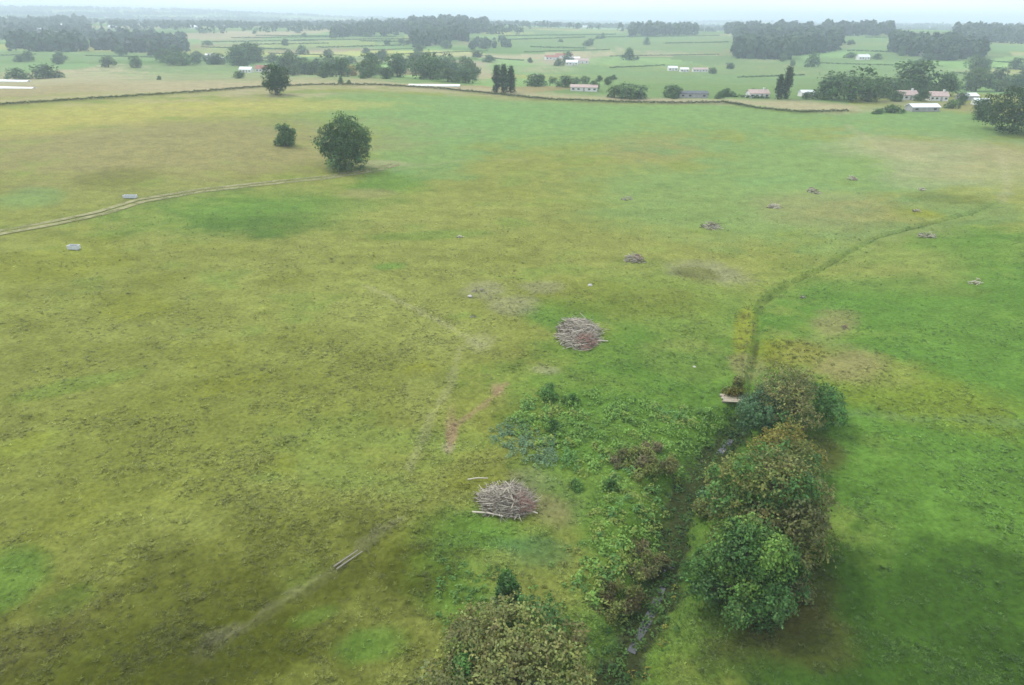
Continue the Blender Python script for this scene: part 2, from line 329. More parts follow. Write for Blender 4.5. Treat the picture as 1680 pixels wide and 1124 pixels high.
# ------------------------------------------------------------------ mesh helpers
def np_mesh(name, verts, faces, cols=None, mat=None, smooth=False):
    verts = np.asarray(verts, np.float32); faces = np.asarray(faces, np.int32)
    k = faces.shape[1]; me = bpy.data.meshes.new(name)
    me.vertices.add(len(verts)); me.vertices.foreach_set('co', verts.ravel())
    me.loops.add(faces.size); me.loops.foreach_set('vertex_index', faces.ravel())
    me.polygons.add(len(faces)); me.polygons.foreach_set('loop_start', np.arange(0, faces.size, k, dtype=np.int32))
    if cols is not None:
        at = me.attributes.new('col', 'FLOAT_COLOR', 'POINT')
        c4 = np.ones((len(verts), 4), np.float32); c4[:, :3] = cols
        at.data.foreach_set('color', c4.ravel())
    if mat: me.materials.append(mat)
    me.update(calc_edges=True)
    if smooth: me.polygons.foreach_set('use_smooth', np.ones(len(faces), bool))
    return me
def link(name, me, parent=None, loc=None):
    o = bpy.data.objects.new(name, me); col.objects.link(o)
    if parent: o.parent = parent
    if loc is not None: o.location = loc
    return o
def tag(o, label, cat=None, group=None, kind=None):
    if label: o['label'] = label
    if cat: o['category'] = cat
    if group: o['group'] = group
    if kind: o['kind'] = kind
    return o
def empty(name, loc): 
    o = bpy.data.objects.new(name, None); col.objects.link(o); o.location = loc; o.empty_display_size = .5
    return o
def copy_tree(o, parent=None):
    c = o.copy(); col.objects.link(c)
    if parent: c.parent = parent
    for ch in list(o.children): copy_tree(ch, c)
    return c

class MB:
    """collects boxes, tubes and prisms for one mesh"""
    def __init__(s): s.v = []; s.f = []; s.c = []
    def add(s, v, f, c=(1, 1, 1)):
        b = len(s.v); s.v += [tuple(p) for p in v]; s.f += [tuple(i + b for i in q) for q in f]; s.c += [tuple(c)] * len(v)
    def box(s, cx, cy, z0, lx, ly, lz, rz=0, c=(1, 1, 1)):
        ca, sa = math.cos(rz), math.sin(rz); v = []
        for z in (z0, z0 + lz):
            for x, y in ((-lx / 2, -ly / 2), (lx / 2, -ly / 2), (lx / 2, ly / 2), (-lx / 2, ly / 2)):
                v.append((cx + x * ca - y * sa, cy + x * sa + y * ca, z))
        s.add(v, [(3, 2, 1, 0), (4, 5, 6, 7), (0, 1, 5, 4), (1, 2, 6, 5), (2, 3, 7, 6), (3, 0, 4, 7)], c)
    def tube(s, pts, rad, n=6, c=(1, 1, 1)):
        pts = [Vector(p) for p in pts]; v = []; f = []
        for i, p in enumerate(pts):
            t = (pts[min(i + 1, len(pts) - 1)] - pts[max(i - 1, 0)]).normalized()
            a = t.cross(Vector((0, 0, 1)) if abs(t.z) < .9 else Vector((1, 0, 0))).normalized(); b = t.cross(a)
            for k in range(n):
                q = 2 * math.pi * k / n; v.append(p + (a * math.cos(q) + b * math.sin(q)) * rad[i])
        for i in range(len(pts) - 1):
            for k in range(n):
                f.append((i * n + k, i * n + (k + 1) % n, (i + 1) * n + (k + 1) % n, (i + 1) * n + k))
        f.append(tuple(range(n - 1, -1, -1))); f.append(tuple((len(pts) - 1) * n + k for k in range(n)))
        s.add(v, f, c)
    def mesh(s, name, mat, smooth=False):
        me = bpy.data.meshes.new(name); me.from_pydata(s.v, [], s.f)
        at = me.attributes.new('col', 'FLOAT_COLOR', 'POINT')
        c4 = np.ones((len(s.v), 4), np.float32); c4[:, :3] = np.array(s.c); at.data.foreach_set('color', c4.ravel())
        me.materials.append(mat); me.update()
        if smooth: me.polygons.foreach_set('use_smooth', np.ones(len(me.polygons), bool))
        return me
    def build(s, name, mat, parent=None, loc=None, smooth=False): return link(name, s.mesh(name, mat, smooth), parent, loc)

# ------------------------------------------------------------------ ground sheet (one mesh to the horizon)
def build_ground():
    rows = [0.0] + list(np.linspace(3, 24, 10))
    ang = np.linspace(60.0, 1.5, 760)
    dep = list(CAM_H / np.tan(np.radians(ang)))
    dep = [d for d in dep if d > 25]
    a2 = np.linspace(1.5, .17, 130)[1:]
    dep += list(CAM_H / np.tan(np.radians(a2)))
    rows += dep + [17000, 20000]
    rows = np.array(rows)
    az = np.concatenate([np.linspace(-180, -56, 32)[:-1], np.linspace(-56, -49, 15)[:-1], np.linspace(-49, 49, 840), np.linspace(49, 56, 15)[1:], np.linspace(56, 180, 32)[1:-1]])
    az = np.radians(az); na = len(az); nr = len(rows)
    rr, aa = np.meshgrid(rows[1:], az, indexing='ij')
    x = (rr * np.sin(aa)).ravel(); y = (rr * np.cos(aa)).ravel()
    z = z_ground(x, y)
    d = np.hypot(x, y)
    tus = fbm(x / .9, y / .9, 3, 51); big = fbm(x / 6, y / 6, 2, 52)
    z = z + (tus - .5) * .5 * sstep(160, 50, d) + (big - .5) * .35 * sstep(300, 80, d)
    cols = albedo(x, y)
    v = np.vstack([[[0, 0, float(z[:na].mean())]], np.column_stack([x, y, z])])
    cols = np.vstack([cols[:1], cols])
    i = np.arange(nr - 2)[:, None] * na + 1; k = np.arange(na)[None, :]; k2 = (k + 1) % na
    f = np.stack([i + k, i + na + k, i + na + k2, i + k2], -1).reshape(-1, 4)[:, ::-1]
    # centre fan as quads with a repeated ring step
    me = np_mesh("ground", v, f, cols, M_GROUND, True)
    o = link("ground", me); tag(o, 'rolling green and straw coloured pasture running out to the hazy horizon', 'ground', kind='structure')
    return o
build_ground()

def ring(r): pass
# stream water
def ribbon(name, pts, width, zoff, mat, zfun, step=1.0, cols=None):
    P = [];  
    for a, b in zip(pts[:-1], pts[1:]):
        n = max(1, int(math.hypot(b[0] - a[0], b[1] - a[1]) / step))
        for i in range(n): P.append((a[0] + (b[0] - a[0]) * i / n, a[1] + (b[1] - a[1]) * i / n))
    P.append(pts[-1]); P = np.array(P)
    T = np.gradient(P, axis=0); T /= np.linalg.norm(T, axis=1)[:, None] + 1e-9
    N = np.column_stack([T[:, 1], -T[:, 0]])
    ws = np.linspace(-.5, .5, 7); V = []
    for q in ws:
        xy = P + N * width * q * (1 + .25 * (vnoise(P[:, 0] / 3, P[:, 1] / 3, 5)[:, None] - .5)); V.append(np.column_stack([xy, zfun(xy[:, 0], xy[:, 1]) + zoff]))
    V = np.array(V); k, n = V.shape[:2]
    f = [(a * n + i, a * n + i + 1, (a + 1) * n + i + 1, (a + 1) * n + i) for a in range(k - 1) for i in range(n - 1)]
    V = V.reshape(-1, 3)
    return link(name, np_mesh(name, V, f, None, mat, True))
m, n, l = nmat("stream_water")
o_ = n.new('ShaderNodeOutputMaterial'); b_ = n.new('ShaderNodeBsdfPrincipled'); b_.inputs['Base Color'].default_value = (.03, .032, .03, 1); b_.inputs['Roughness'].default_value = .08
b_.inputs['Specular IOR Level'].default_value = .8
t_ = n.new('ShaderNodeTexNoise'); t_.inputs['Scale'].default_value = 3; u_ = n.new('ShaderNodeBump'); u_.inputs['Strength'].default_value = .15; l.new(t_.outputs['Fac'], u_.inputs['Height']); l.new(u_.outputs['Normal'], b_.inputs['Normal'])
l.new(b_.outputs[0], o_.inputs[0]); M_WATER = m
def wl(x, y):
    z = []
    for a, b in zip(np.atleast_1d(x), np.atleast_1d(y)):
        z.append(0)
    return z
WPTS = STREAM[2:9]
def water_level(x, y):
    # level water steps gently down with the valley floor
    d, t = seg_dist(np.asarray(x), np.asarray(y), WPTS)
    zz = np.array([zg(*p) for p in WPTS]); zz = np.minimum.accumulate(zz[::-1])[::-1] if zz[0] < zz[-1] else np.minimum.accumulate(zz)
    return np.interp(t, [q - S_LEN[2] for q in S_LEN[2:9]], zz) - .06
tag(ribbon('water', WPTS, .75, 0, M_WATER, water_level), 'narrow dark stream glinting between overgrown banks', 'stream', kind='structure')

# farm track on the far left slope: two pale wheel ruts
def track_mat():
    m, n, l = nmat("track_dirt")
    o = n.new('ShaderNodeOutputMaterial'); b = n.new('ShaderNodeBsdfPrincipled'); b.inputs['Roughness'].default_value = .95; b.inputs['Specular IOR Level'].default_value = .05
    geo = n.new('ShaderNodeNewGeometry'); t = n.new('ShaderNodeTexNoise'); t.inputs['Scale'].default_value = .5; t.inputs['Detail'].default_value = 6; t.inputs['Roughness'].default_value = .7
    l.new(geo.outputs['Position'], t.inputs['Vector'])
    c = n.new('ShaderNodeValToRGB'); c.color_ramp.elements[0].position = .35; c.color_ramp.elements[1].position = .7
    c.color_ramp.elements[0].color = (.20, .205, .085, 1); c.color_ramp.elements[1].color = (.31, .285, .16, 1)
    l.new(t.outputs['Fac'], c.inputs['Fac']); l.new(c.outputs['Color'], b.inputs['Base Color'])
    tp = n.new('ShaderNodeBsdfTransparent'); mx_ = n.new('ShaderNodeMixShader')
    r = n.new('ShaderNodeMapRange'); r.inputs['From Min'].default_value = .30; r.inputs['From Max'].default_value = .58
    t2 = n.new('ShaderNodeTexNoise'); t2.inputs['Scale'].default_value = .22; t2.inputs['Detail'].default_value = 7; t2.inputs['Roughness'].default_value = .75; l.new(geo.outputs['Position'], t2.inputs['Vector'])
    l.new(t2.outputs['Fac'], r.inputs['Value']); l.new(r.outputs[0], mx_.inputs[0]); l.new(tp.outputs[0], mx_.inputs[1]); l.new(b.outputs[0], mx_.inputs[2]); l.new(mx_.outputs[0], o.inputs[0]); return m
TRK = px_line([(-40, 392), (0, 382), (90, 366), (165, 350), (230, 330), (330, 313), (430, 302), (540, 291), (610, 280), (650, 270)])
def off(pts, q):
    P = np.array(pts); T = np.gradient(P, axis=0); T /= np.linalg.norm(T, axis=1)[:, None]
    return [tuple(p) for p in P + np.column_stack([T[:, 1], -T[:, 0]]) * q]
M_TRK = track_mat()
zsm = lambda x, y: z_ground(x, y) + .12
tag(ribbon('path', off(TRK, 1.2), 1.9, 0, M_TRK, zsm, 2.0), 'pale wheel rut of the farm track nearer the camera', 'track', 'wheel ruts of the farm track', 'structure')
tag(ribbon('path', off(TRK, -1.4), 1.8, 0, M_TRK, zsm, 2.0), 'pale wheel rut of the farm track on its uphill side', 'track', 'wheel ruts of the farm track', 'structure')

# ------------------------------------------------------------------ foliage
def leaves(lobes, n, size, rs, cols, up=.15, asp=.62, cull=.8, jit=.24):
    """lobes: array (k,5) x y z r squash. Leaves grow in sprays of about a dozen; returns leaf quads with a colour per leaf"""
    L = np.asarray(lobes, float); r = L[:, 3]
    if L.shape[1] < 5: L = np.column_stack([L, np.ones(len(L))])
    K = 11; ns = max(8, n // K)
    li = rs.choice(len(L), ns, p=r ** 2 / np.sum(r ** 2))
    u = rs.normal(size=(ns, 3)); u[:, 2] += up; u /= np.linalg.norm(u, axis=1)[:, None]
    rad = r[li] * (1.02 - np.abs(rs.normal(0, jit, ns)).clip(0, .8)); st = rs.random(ns) < .10; rad[st] *= rs.uniform(1.05, 1.35, st.sum())
    sq = np.column_stack([np.ones(ns), np.ones(ns), L[li, 4]])
    P = L[li, :3] + u * rad[:, None] * sq
    keep = np.ones(ns, bool)
    for k in range(len(L)):
        q = (P - L[k, :3]) / np.array([1, 1, L[k, 4]])
        keep &= ~((np.linalg.norm(q, axis=1) < .72 * r[k]) & (li != k) & (rs.random(ns) < cull))
    P = P[keep]; u = u[keep]; li = li[keep]; ns = len(P)
    sn = u * .9 + rs.normal(0, .45, (ns, 3)); sn[:, 2] += .45; sn /= np.linalg.norm(sn, axis=1)[:, None]
    sc = cols[li] * rs.uniform(.68, 1.38, (ns, 1)) * (1 + rs.normal(0, .07, (ns, 3)))
    si = np.repeat(np.arange(ns), K); n = len(si)
    off_ = rs.normal(0, 1, (n, 3)); off_ -= sn[si] * np.sum(off_ * sn[si], 1)[:, None] * .55
    Q = P[si] + off_ * size * rs.uniform(.5, 1.2, ns)[si][:, None] * 1.05
    nv = sn[si] + rs.normal(0, .38, (n, 3)); nv /= np.linalg.norm(nv, axis=1)[:, None]
    a = np.cross(nv, rs.normal(size=(n, 3))); a /= np.linalg.norm(a, axis=1)[:, None]; b = np.cross(nv, a)
    s = size * rs.uniform(.55, 1.3, n)[:, None]; fold = nv * s * .18
    V = np.stack([Q - a * s * .5, Q - b * s * .5 * asp + fold, Q + a * s * .5, Q + b * s * .5 * asp + fold], 1).reshape(-1, 3)
    cc = sc[si] * rs.uniform(.85, 1.15, (n, 1))
    return V, np.arange(4 * n).reshape(n, 4), np.repeat(np.clip(cc, .004, .5), 4, 0)

def crown_lobes(W, H, cb, shape, rs, k):
    """lobe spheres filling a crown W wide between cb*H and H, trunk foot at the origin"""
    out = []
    z0, z1 = cb * H, H
    for i in range(k):
        if shape == 'poplar':
            t = (i + .5) / k; r = W * .5 * (.35 + .65 * math.sin(math.pi * min(1, .12 + t * .86)) ** .8)
            out.append((rs.normal(0, .10 * W), rs.normal(0, .10 * W), z0 + t * (z1 - z0) * .93, max(r * .75, .2 * W), 1.3)); continue
        if shape == 'cone':
            t = (i + .5) / k; r = W * .5 * (1 - .8 * t)
            a = rs.uniform(0, 6.28); out.append((math.cos(a) * r * .4, math.sin(a) * r * .4, z0 + t * (z1 - z0) * .9, r * .75 + .05 * W, 1)); continue
        u = rs.normal(size=3); u /= np.linalg.norm(u)
        q = rs.uniform(.5, .86) if rs.random() < .8 else rs.uniform(.1, .5); r = W * rs.uniform(.085, .20) * max(.9, (48 / k) ** .3)
        if shape == 'shrub': r = W * rs.uniform(.13, .24); u[2] = abs(u[2])
        if u[2] < 0: u[:2] *= (.95 / max(math.hypot(u[0], u[1]), .05)) ** .75
        taper = (1 - .28 * max(0, u[2])) * (.78 + .34 * float(vnoise(np.array([math.atan2(u[1], u[0]) * 1.3 + 9]), np.array([u[2] * 1.6 + W]), 3)[0]))
        out.append((u[0] * W * .5 * q * taper, u[1] * W * .5 * q * taper, u[2] * q, min(r, (z1 - z0) * .3), rs.uniform(.75, 1.0)))
    if shape not in ('poplar', 'cone'):
        L = np.array(out); rz = L[:, 3] * L[:, 4]; t = (L[:, 2] - L[:, 2].min()) / (L[:, 2].max() - L[:, 2].min() + 1e-6)
        lo = z0 + rz * (.55 if shape == 'shrub' else .8); hi = z1 - rz; L[:, 2] = lo + (hi - lo) * t
        return L
    L = np.array(out)
    return L

def fit_lobes(L, W, z1):
    top = np.max(L[:, 2] + L[:, 3]); L[:, 2] += 0
    ext = max(np.percentile(np.hypot(L[:, 0], L[:, 1]) + L[:, 3], 92), .1)
    L[:, :2] *= (W * .5) / ext
    return L

def trunk_mesh(L, H, rs, name='trunk', nlimb=7, thick=.035):
    mb = MB(); r0 = H * thick
    topz = H * .72
    bend = rs.normal(0, .03 * H, 2)
    pts = [(0, 0, -.6), (0, 0, .05 * H), (bend[0] * .5, bend[1] * .5, topz * .5), (bend[0], bend[1], topz)]
    mb.tube(pts, [r0 * 1.5, r0, r0 * .7, r0 * .2], 8)
    idx = np.argsort(-L[:, 3])[:nlimb]
    for i in idx:
        t = rs.uniform(.25, .6); s = Vector((bend[0] * t, bend[1] * t, topz * t)); e = Vector(L[i, :3]); mth = s.lerp(e, .5) + Vector((0, 0, -.04 * H))
        mb.tube([s, mth, e], [r0 * .45, r0 * .3, r0 * .08], 5)
    return mb.mesh(name, M_BARK, True)

def make_tree(name, W, H, cb, shape, nl, nleaf, size, pal, seed, hue=None, thick=.035, up=.15, crown_name='crown', lobes=None):
    """pal: list of colours, lobes pick one (hue(l) may choose). returns the Empty at the trunk foot"""
    rs = np.random.default_rng(seed)
    L = crown_lobes(W, H, cb, shape, rs, nl) if lobes is None else np.array(lobes, float)
    if lobes is None and shape not in ('poplar', 'cone'):
        L = fit_lobes(L, W, H)
    pal = np.array(pal); ci = rs.integers(0, len(pal), len(L)) if hue is None else np.array([hue(q, rs) for q in L])
    cols = pal[ci] * rs.uniform(.85, 1.15, (len(L), 1))
    V, F_, cc = leaves(L, nleaf, size, rs, cols, up)
    V[:, 2] = np.maximum(V[:, 2], .05)
    t = empty(name, (0, 0, 0))
    link(crown_name, np_mesh(crown_name, V, F_, cc, M_LEAF), t)
    link('trunk', trunk_mesh(L, H, rs, thick=thick), t)
    return t

def size_at(px, py, wpx, ytop):
    P = g(px, py); dep = project(P)[2]
    lo, hi = 0.0, 80.0
    for _ in range(40):
        m = .5 * (lo + hi)
        if project(P + np.array([0, 0, m]))[1] > ytop: lo = m
        else: hi = m
    return P, wpx / F * dep, lo

# palettes (leaf albedo)
BRN = (0.190, .205, .066); BRN2 = (0.144, .159, .054); OLV = (.177, .210, .054); YOL = (.226, .220, .043)
GRN = (.111, .227, .052); GRN2 = (.081, .176, .044); BGR = (.111, .215, .091); LGR = (.169, .299, .058); DGR = (.058, .137, .044)
OAK = [(.086, .162, .050), (.103, .189, .056), (.071, .138, .045)]
MIX = [(.075, .140, .050), (.098, .169, .055), (.062, .120, .045)]

# ------------------------------------------------------------------ trees of the stream row (near)
def hue_split(cut, lowset, highset):
    return lambda q, rs: (rs.choice(lowset) if q[2] < cut else rs.choice(highset))
def place(t, P, rz=0, s=(1, 1, 1)):
    t.location = (float(P[0]), float(P[1]), float(P[2])); t.rotation_euler = (0, 0, rz); t.scale = s
    return t
def near_tree(name, px, py, wpx, ytop, shape, cb, nl, nleaf, size, pal, seed, label, cat='tree', hue=None, hscale=1.0, thick=.035, group=None):
    P, W, H = size_at(px, py, wpx, ytop); H *= hscale
    t = make_tree(name, W, H, cb, shape, nl, nleaf, size, pal, seed, hue, thick)
    place(t, P); tag(t, label, cat, group); return t, P, W, H

near_tree('tree', 1300, 694, 165, 612, 'round', .03, 54, 30000, .30, [BRN, BRN2, OLV, GRN2], 101,
          'brown and green leaved tree just past the plank bridge, farthest of the stream row', hue=lambda q, rs: rs.choice([0, 0, 1, 2]) if q[2] > 3.0 and q[0] < 2.2 else 3)
near_tree('bush', 1250, 716, 96, 645, 'shrub', .0, 16, 14000, .28, [GRN, BGR, BGR], 102, 'bluish green bush between the plank bridge and the brown topped tree', 'bush', thick=.03)
near_tree('bush', 1270, 778, 130, 700, 'shrub', .0, 18, 17000, .28, [YOL, OLV, GRN, LGR], 103, 'yellow green bush squeezed between the big brown tree and the farthest tree', 'bush', hue=lambda q, rs: rs.choice([0, 0, 1]) if q[2] > 1.2 else rs.choice([2, 3]), thick=.03)
near_tree('tree', 1244, 905, 214, 750, 'round', .02, 84, 56000, .30, [BRN, BRN2, OLV, GRN, GRN2], 104,
          'largest brown leaved tree in the middle of the stream row', hue=lambda q, rs: rs.choice([0, 0, 1, 2, 2]) if rs.random() < .6 else rs.choice([3, 4, 3]))
near_tree('bush', 1172, 835, 76, 772, 'shrub', .0, 12, 11000, .28, [GRN, BGR, OLV], 106, 'green bush leaning over the dark stream gully beside the big brown tree', 'bush', thick=.03)
near_tree('tree', 1212, 990, 170, 858, 'round', .0, 64, 40000, .29, [GRN, GRN2, LGR, BRN2], 105,
          'dense green tree at the near end of the stream row', hue=lambda q, rs: rs.choice([0, 0, 1, 2, 2]) if q[2] > 1.8 else rs.choice([0, 1, 3]))
near_tree('tree', 842, 1150, 278, 1032, 'round', .02, 90, 72000, .28, [BRN, BRN, BRN2, OLV, GRN2], 107,
          'wide olive brown tree cut off by the bottom edge of the picture', hue=lambda q, rs: 4 if rs.random() < .06 else rs.choice([0, 1, 2, 3, 0]))
near_tree('sapling', 832, 1012, 44, 934, 'cone', .15, 9, 5200, .26, [GRN2, DGR], 108, 'slim dark green sapling poking up behind the olive brown tree', 'sapling', thick=.015)
near_tree('bush', 772, 1150, 90, 1075, 'shrub', .0, 12, 9000, .28, [GRN, GRN2], 109, 'green bush against the near side of the wide olive brown tree', 'bush', thick=.03)
near_tree('bush', 1206, 648, 36, 618, 'shrub', .0, 12, 3500, .24, [OLV, BRN, YOL], 110, 'small straw coloured bush beside the plank bridge', 'bush', thick=.03)
near_tree('bush', 1300, 800, 90, 722, 'shrub', .0, 18, 9000, .28, [GRN, LGR, OLV], 114, 'green bush between the farthest tree and the big brown tree, on the pasture side', 'bush', thick=.03)
near_tree('bush', 1290, 985, 80, 905, 'shrub', .0, 16, 8000, .27, [BRN, BRN2, GRN2], 116, 'brown bush on the pasture side of the dense green tree', 'bush', thick=.03)
# brown bushes on the marshy ground
near_tree('bush', 1056, 760, 112, 712, 'shrub', .0, 24, 9500, .24, [BRN, BRN2, (.18, .165, .08), OLV], 111, 'low brown bush in the middle of the green marshy ground', 'bush', hscale=.4, thick=.01)
near_tree('bush', 1046, 920, 95, 868, 'shrub', .0, 30, 9000, .24, [BRN2, (.15, .14, .055), OLV], 112, 'brown bush on the stream bank across from the dense green tree', 'bush', hscale=.23, thick=.01)
near_tree('bush', 1008, 990, 120, 925, 'shrub', .0, 28, 13000, .24, [BRN2, (.10, .092, .03), OLV], 113, 'dark brown bush on the stream bank next to the wide olive brown tree', 'bush', hscale=.23, thick=.01)
for i, (px, py, wp, yt, lb) in enumerate([(905, 655, 40, 628, 'dark green bush at the upper corner of the marsh'), (938, 662, 30, 640, 'second dark green bush beside the upper corner of the marsh'),
        (908, 706, 26, 688, 'small dark bush standing at the edge of the bluish nettles'), (1000, 800, 22, 786, 'small round dark bush near the bigger brush heap'),
        (945, 800, 20, 790, 'tiny green bush closest to the bigger brush heap')]):
    near_tree('bush', px, py, wp, yt, 'shrub', .0, 14, 3000, .20, [GRN2, GRN, LGR], 120 + i, lb, 'bush', hscale=.85, thick=.02)

# ------------------------------------------------------------------ lone trees on the hill
near_tree('oak_tree', 566, 276, 94, 183, 'round', .0, 70, 26000, .6, OAK, 201, 'big rounded dark green oak standing alone at the end of the track')
near_tree('oak_tree', 469, 240, 37, 203, 'round', .02, 34, 7000, .6, OAK, 202, 'small oak beside the big lone oak', thick=.03)
near_tree('oak_tree', 453, 156, 48, 107, 'round', .03, 28, 8000, .9, [(.05, .10, .03), (.06, .12, .034)], 203, 'medium tree standing against the hedge on the crest')

near_tree('tree', 1658, 216, 128, 141, 'round', .0, 60, 22000, .75, [(.055, .10, .034), (.065, .118, .038), (.046, .088, .03)], 205, 'big dark tree standing closest of the trees at the picture edge, casting a shadow')
# ------------------------------------------------------------------ prototypes for distant trees
PROTO = {}
def proto(kind):
    if kind not in PROTO:
        if kind == 'round': t = make_tree('tree', 10, 10, .0, 'round', 24, 3000, .75, MIX, 301)
        if kind == 'broad': t = make_tree('tree', 14, 10, .0, 'round', 32, 3600, .8, MIX, 302)
        if kind == 'light': t = make_tree('tree', 10, 10, .0, 'round', 24, 3000, .75, [(.09, .15, .045), (.075, .125, .04)], 303)
        if kind == 'gold': t = make_tree('tree', 10, 10, .0, 'round', 20, 2400, .75, [(.28, .22, .05), (.22, .19, .045)], 304)
        if kind == 'poplar': t = make_tree('poplar_tree', 4, 16, .04, 'poplar', 9, 2600, .7, [(.045, .08, .032), (.038, .07, .03)], 305, thick=.02)
        if kind == 'bush': t = make_tree('bush', 10, 6, .0, 'shrub', 12, 1500, .8, MIX, 306, thick=.02)
        PROTO[kind] = [t, (10 if kind not in ('broad', 'poplar') else {'broad': 14, 'poplar': 4}[kind]), {'poplar': 16, 'bush': 6}.get(kind, 10), 0]
    return PROTO[kind]
def far_tree(kind, px, py, wpx, ytop, label, group=None, cat='tree'):
    p = proto(kind); P, W, H = size_at(px, py, wpx, ytop)
    t = p[0] if p[3] == 0 else copy_tree(p[0]); p[3] += 1
    place(t, P - np.array([0, 0, .2]), random.uniform(0, 6.28), (W / p[1], W / p[1], H / p[2]))
    tag(t, label, cat); 
    if 'group' in t: del t['group']
    if group: t['group'] = group
    return t
exec_far = [
    # px, base y, width, top y, kind, label
    ('poplar', 815, 152, 14, 104, 'first of three poplars in a tight clump beyond the crest hedge, beside the sandy field'),
    ('poplar', 826, 153, 15, 103, 'middle poplar of the tight clump of three beyond the crest hedge'),
    ('poplar', 838, 152, 14, 106, 'poplar of the tight clump of three nearest the low scrub'),
    ('poplar', 1276, 163, 13, 120, 'shorter of the two poplars standing together by the pink roofed cottage'),
    ('poplar', 1288, 162, 14, 106, 'taller of the two poplars standing together by the pink roofed cottage'),
    ('gold', 577, 125, 24, 104, 'golden yellow tree among the dark trees past the crest'),
    ('broad', 1392, 164, 100, 109, 'widest dark tree of the farmstead grove, beside the two poplars'),
    ('round', 1350, 163, 44, 132, 'lower dark tree at the foot of the widest grove tree, facing the poplars'),
    ('broad', 1448, 160, 60, 124, 'dark tree filling the gap in the farmstead grove'),
    ('round', 1500, 156, 82, 97, 'tallest grey green tree of the farmstead grove above the pink roofs'),
    ('round', 1545, 158, 46, 118, 'dark tree of the grove overhanging the farm sheds'),
    ('round', 1575, 172, 22, 150, 'small dark conical tree among the farm sheds'),
    ('light', 1600, 150, 50, 112, 'pale bushy tree behind the farm sheds'),
    ('broad', 1034, 161, 62, 135, 'broad dark tree with a knobbly top beside the beige road'),
    ('light', 1008, 160, 28, 140, 'paler tree touching the broad knobbly tree'),
    ('round', 1102, 160, 32, 138, 'round tree next to the long dark shed'),
    ('round', 927, 143, 34, 123, 'round tree above the pinkish white shed'),
    ('round', 974, 149, 20, 131, 'small tree at the end of the pinkish white shed'),
    ('bush', 876, 141, 52, 122, 'low dark scrub between the poplar clump and the round tree'),
    ('round', 1007, 131, 12, 122, 'tiny lone tree in the pale green meadow'),
    ('bush', 1332, 110, 26, 86, 'round tree standing below the big pine plantation'),
    ('round', 1198, 113, 18, 102, 'round bush like tree by the white sheds in the meadow'),
    ('round', 1169, 121, 16, 110, 'dark tree at the end of the white sheds'),
    ('round', 1300, 108, 10, 98, 'small tree under the edge of the pine plantation'),
    ('round', 1045, 98, 8, 92, 'tiny tree by the pink ploughed strip'),
    ('round', 607, 124, 42, 86, 'dark domed tree next to the golden tree'),
    ('round', 652, 127, 40, 88, 'dark domed tree between the domed tree and the long tree belt'),
    ('broad', 706, 130, 70, 84, 'largest tree of the belt behind the white polytunnel'),
    ('light', 735, 134, 44, 112, 'light green rounded tree in front of the belt, above the polytunnel'),
    ('round', 764, 136, 40, 112, 'dark round tree ending the belt by the sandy field'),
    ('broad', 540, 122, 66, 90, 'wide dark tree behind the golden tree, on the side of the red roofed house'),
    ('round', 500, 122, 40, 98, 'grey green tree near the crest tree'),
    ('light', 480, 124, 30, 106, 'pale green tree peeping past the crest tree'),
    ('bush', 560, 137, 12, 126, 'small dark bush on the stubble below the golden tree'),
    ('bush', 573, 138, 10, 131, 'smaller bush on the stubble below the golden tree'),
    ('round', 392, 129, 24, 116, 'dark bush like tree in front of the white cottage'),
    ('broad', 300, 107, 58, 84, 'dark tree hiding the foot of the white greenhouse'),
    ('round', 358, 106, 26, 86, 'dark tree at the end of the white greenhouse'),
    ('light', 285, 100, 40, 82, 'pale tree between the greenhouse and the blue wood'),
    ('bush', 75, 128, 58, 106, 'dense dark thicket on the hillside above the white polytunnels'),
    ('bush', 30, 130, 40, 112, 'looser thicket at the edge of the picture above the white polytunnels'),
    ('bush', 262, 131, 10, 124, 'single dark bush alone on the beige stubble'),
    ('round', 1510, 166, 26, 144, 'dark round tree standing between the two pink roofed houses'),
    ('light', 1425, 166, 40, 138, 'paler green tree in front of the farmstead grove, facing the pasture'),
    ('round', 1468, 166, 30, 148, 'small dark tree at the gable of the first pink roofed house'),
    ('bush', 1560, 178, 26, 164, 'dark shrubbery behind the barn with the long white roof'),
    ('bush', 1462, 185, 40, 172, 'low bush in front of the farm with the long white roof'),
    ('bush', 1440, 187, 22, 178, 'small bush beside the low bush in front of the farm'),
    ('bush', 1180, 162, 18, 150, 'small bush past the end of the long dark shed'),
    ('round', 1322, 163, 14, 150, 'small dark tree below the poplars at the beige field'),
    ('round', 1610, 196, 40, 160, 'smaller dark tree at the side of the big dark edge tree'),
    ('broad', 1730, 225, 90, 150, 'dark tree mostly outside the picture edge'),
    ('light', 1635, 150, 40, 130, 'pale tree behind the big dark edge tree'),
    ('bush', 1395, 95, 24, 86, 'dark shrubbery beside the white house on the hill'),
    ('bush', 1440, 97, 22, 88, 'dark shrubbery at the other end of the white house on the hill'),
    ('round', 870, 103, 10, 94, 'small tree before the red roofed farm cluster'),
    ('bush', 700, 60, 8, 55, 'tiny tree in the far meadow'),
    ('bush', 920, 69, 10, 64, 'lone speck of a tree in the far pale meadow'),
    ('bush', 980, 64, 10, 58, 'lone tree on the far side of the pale meadow'),
]
rb = np.random.default_rng(4242)
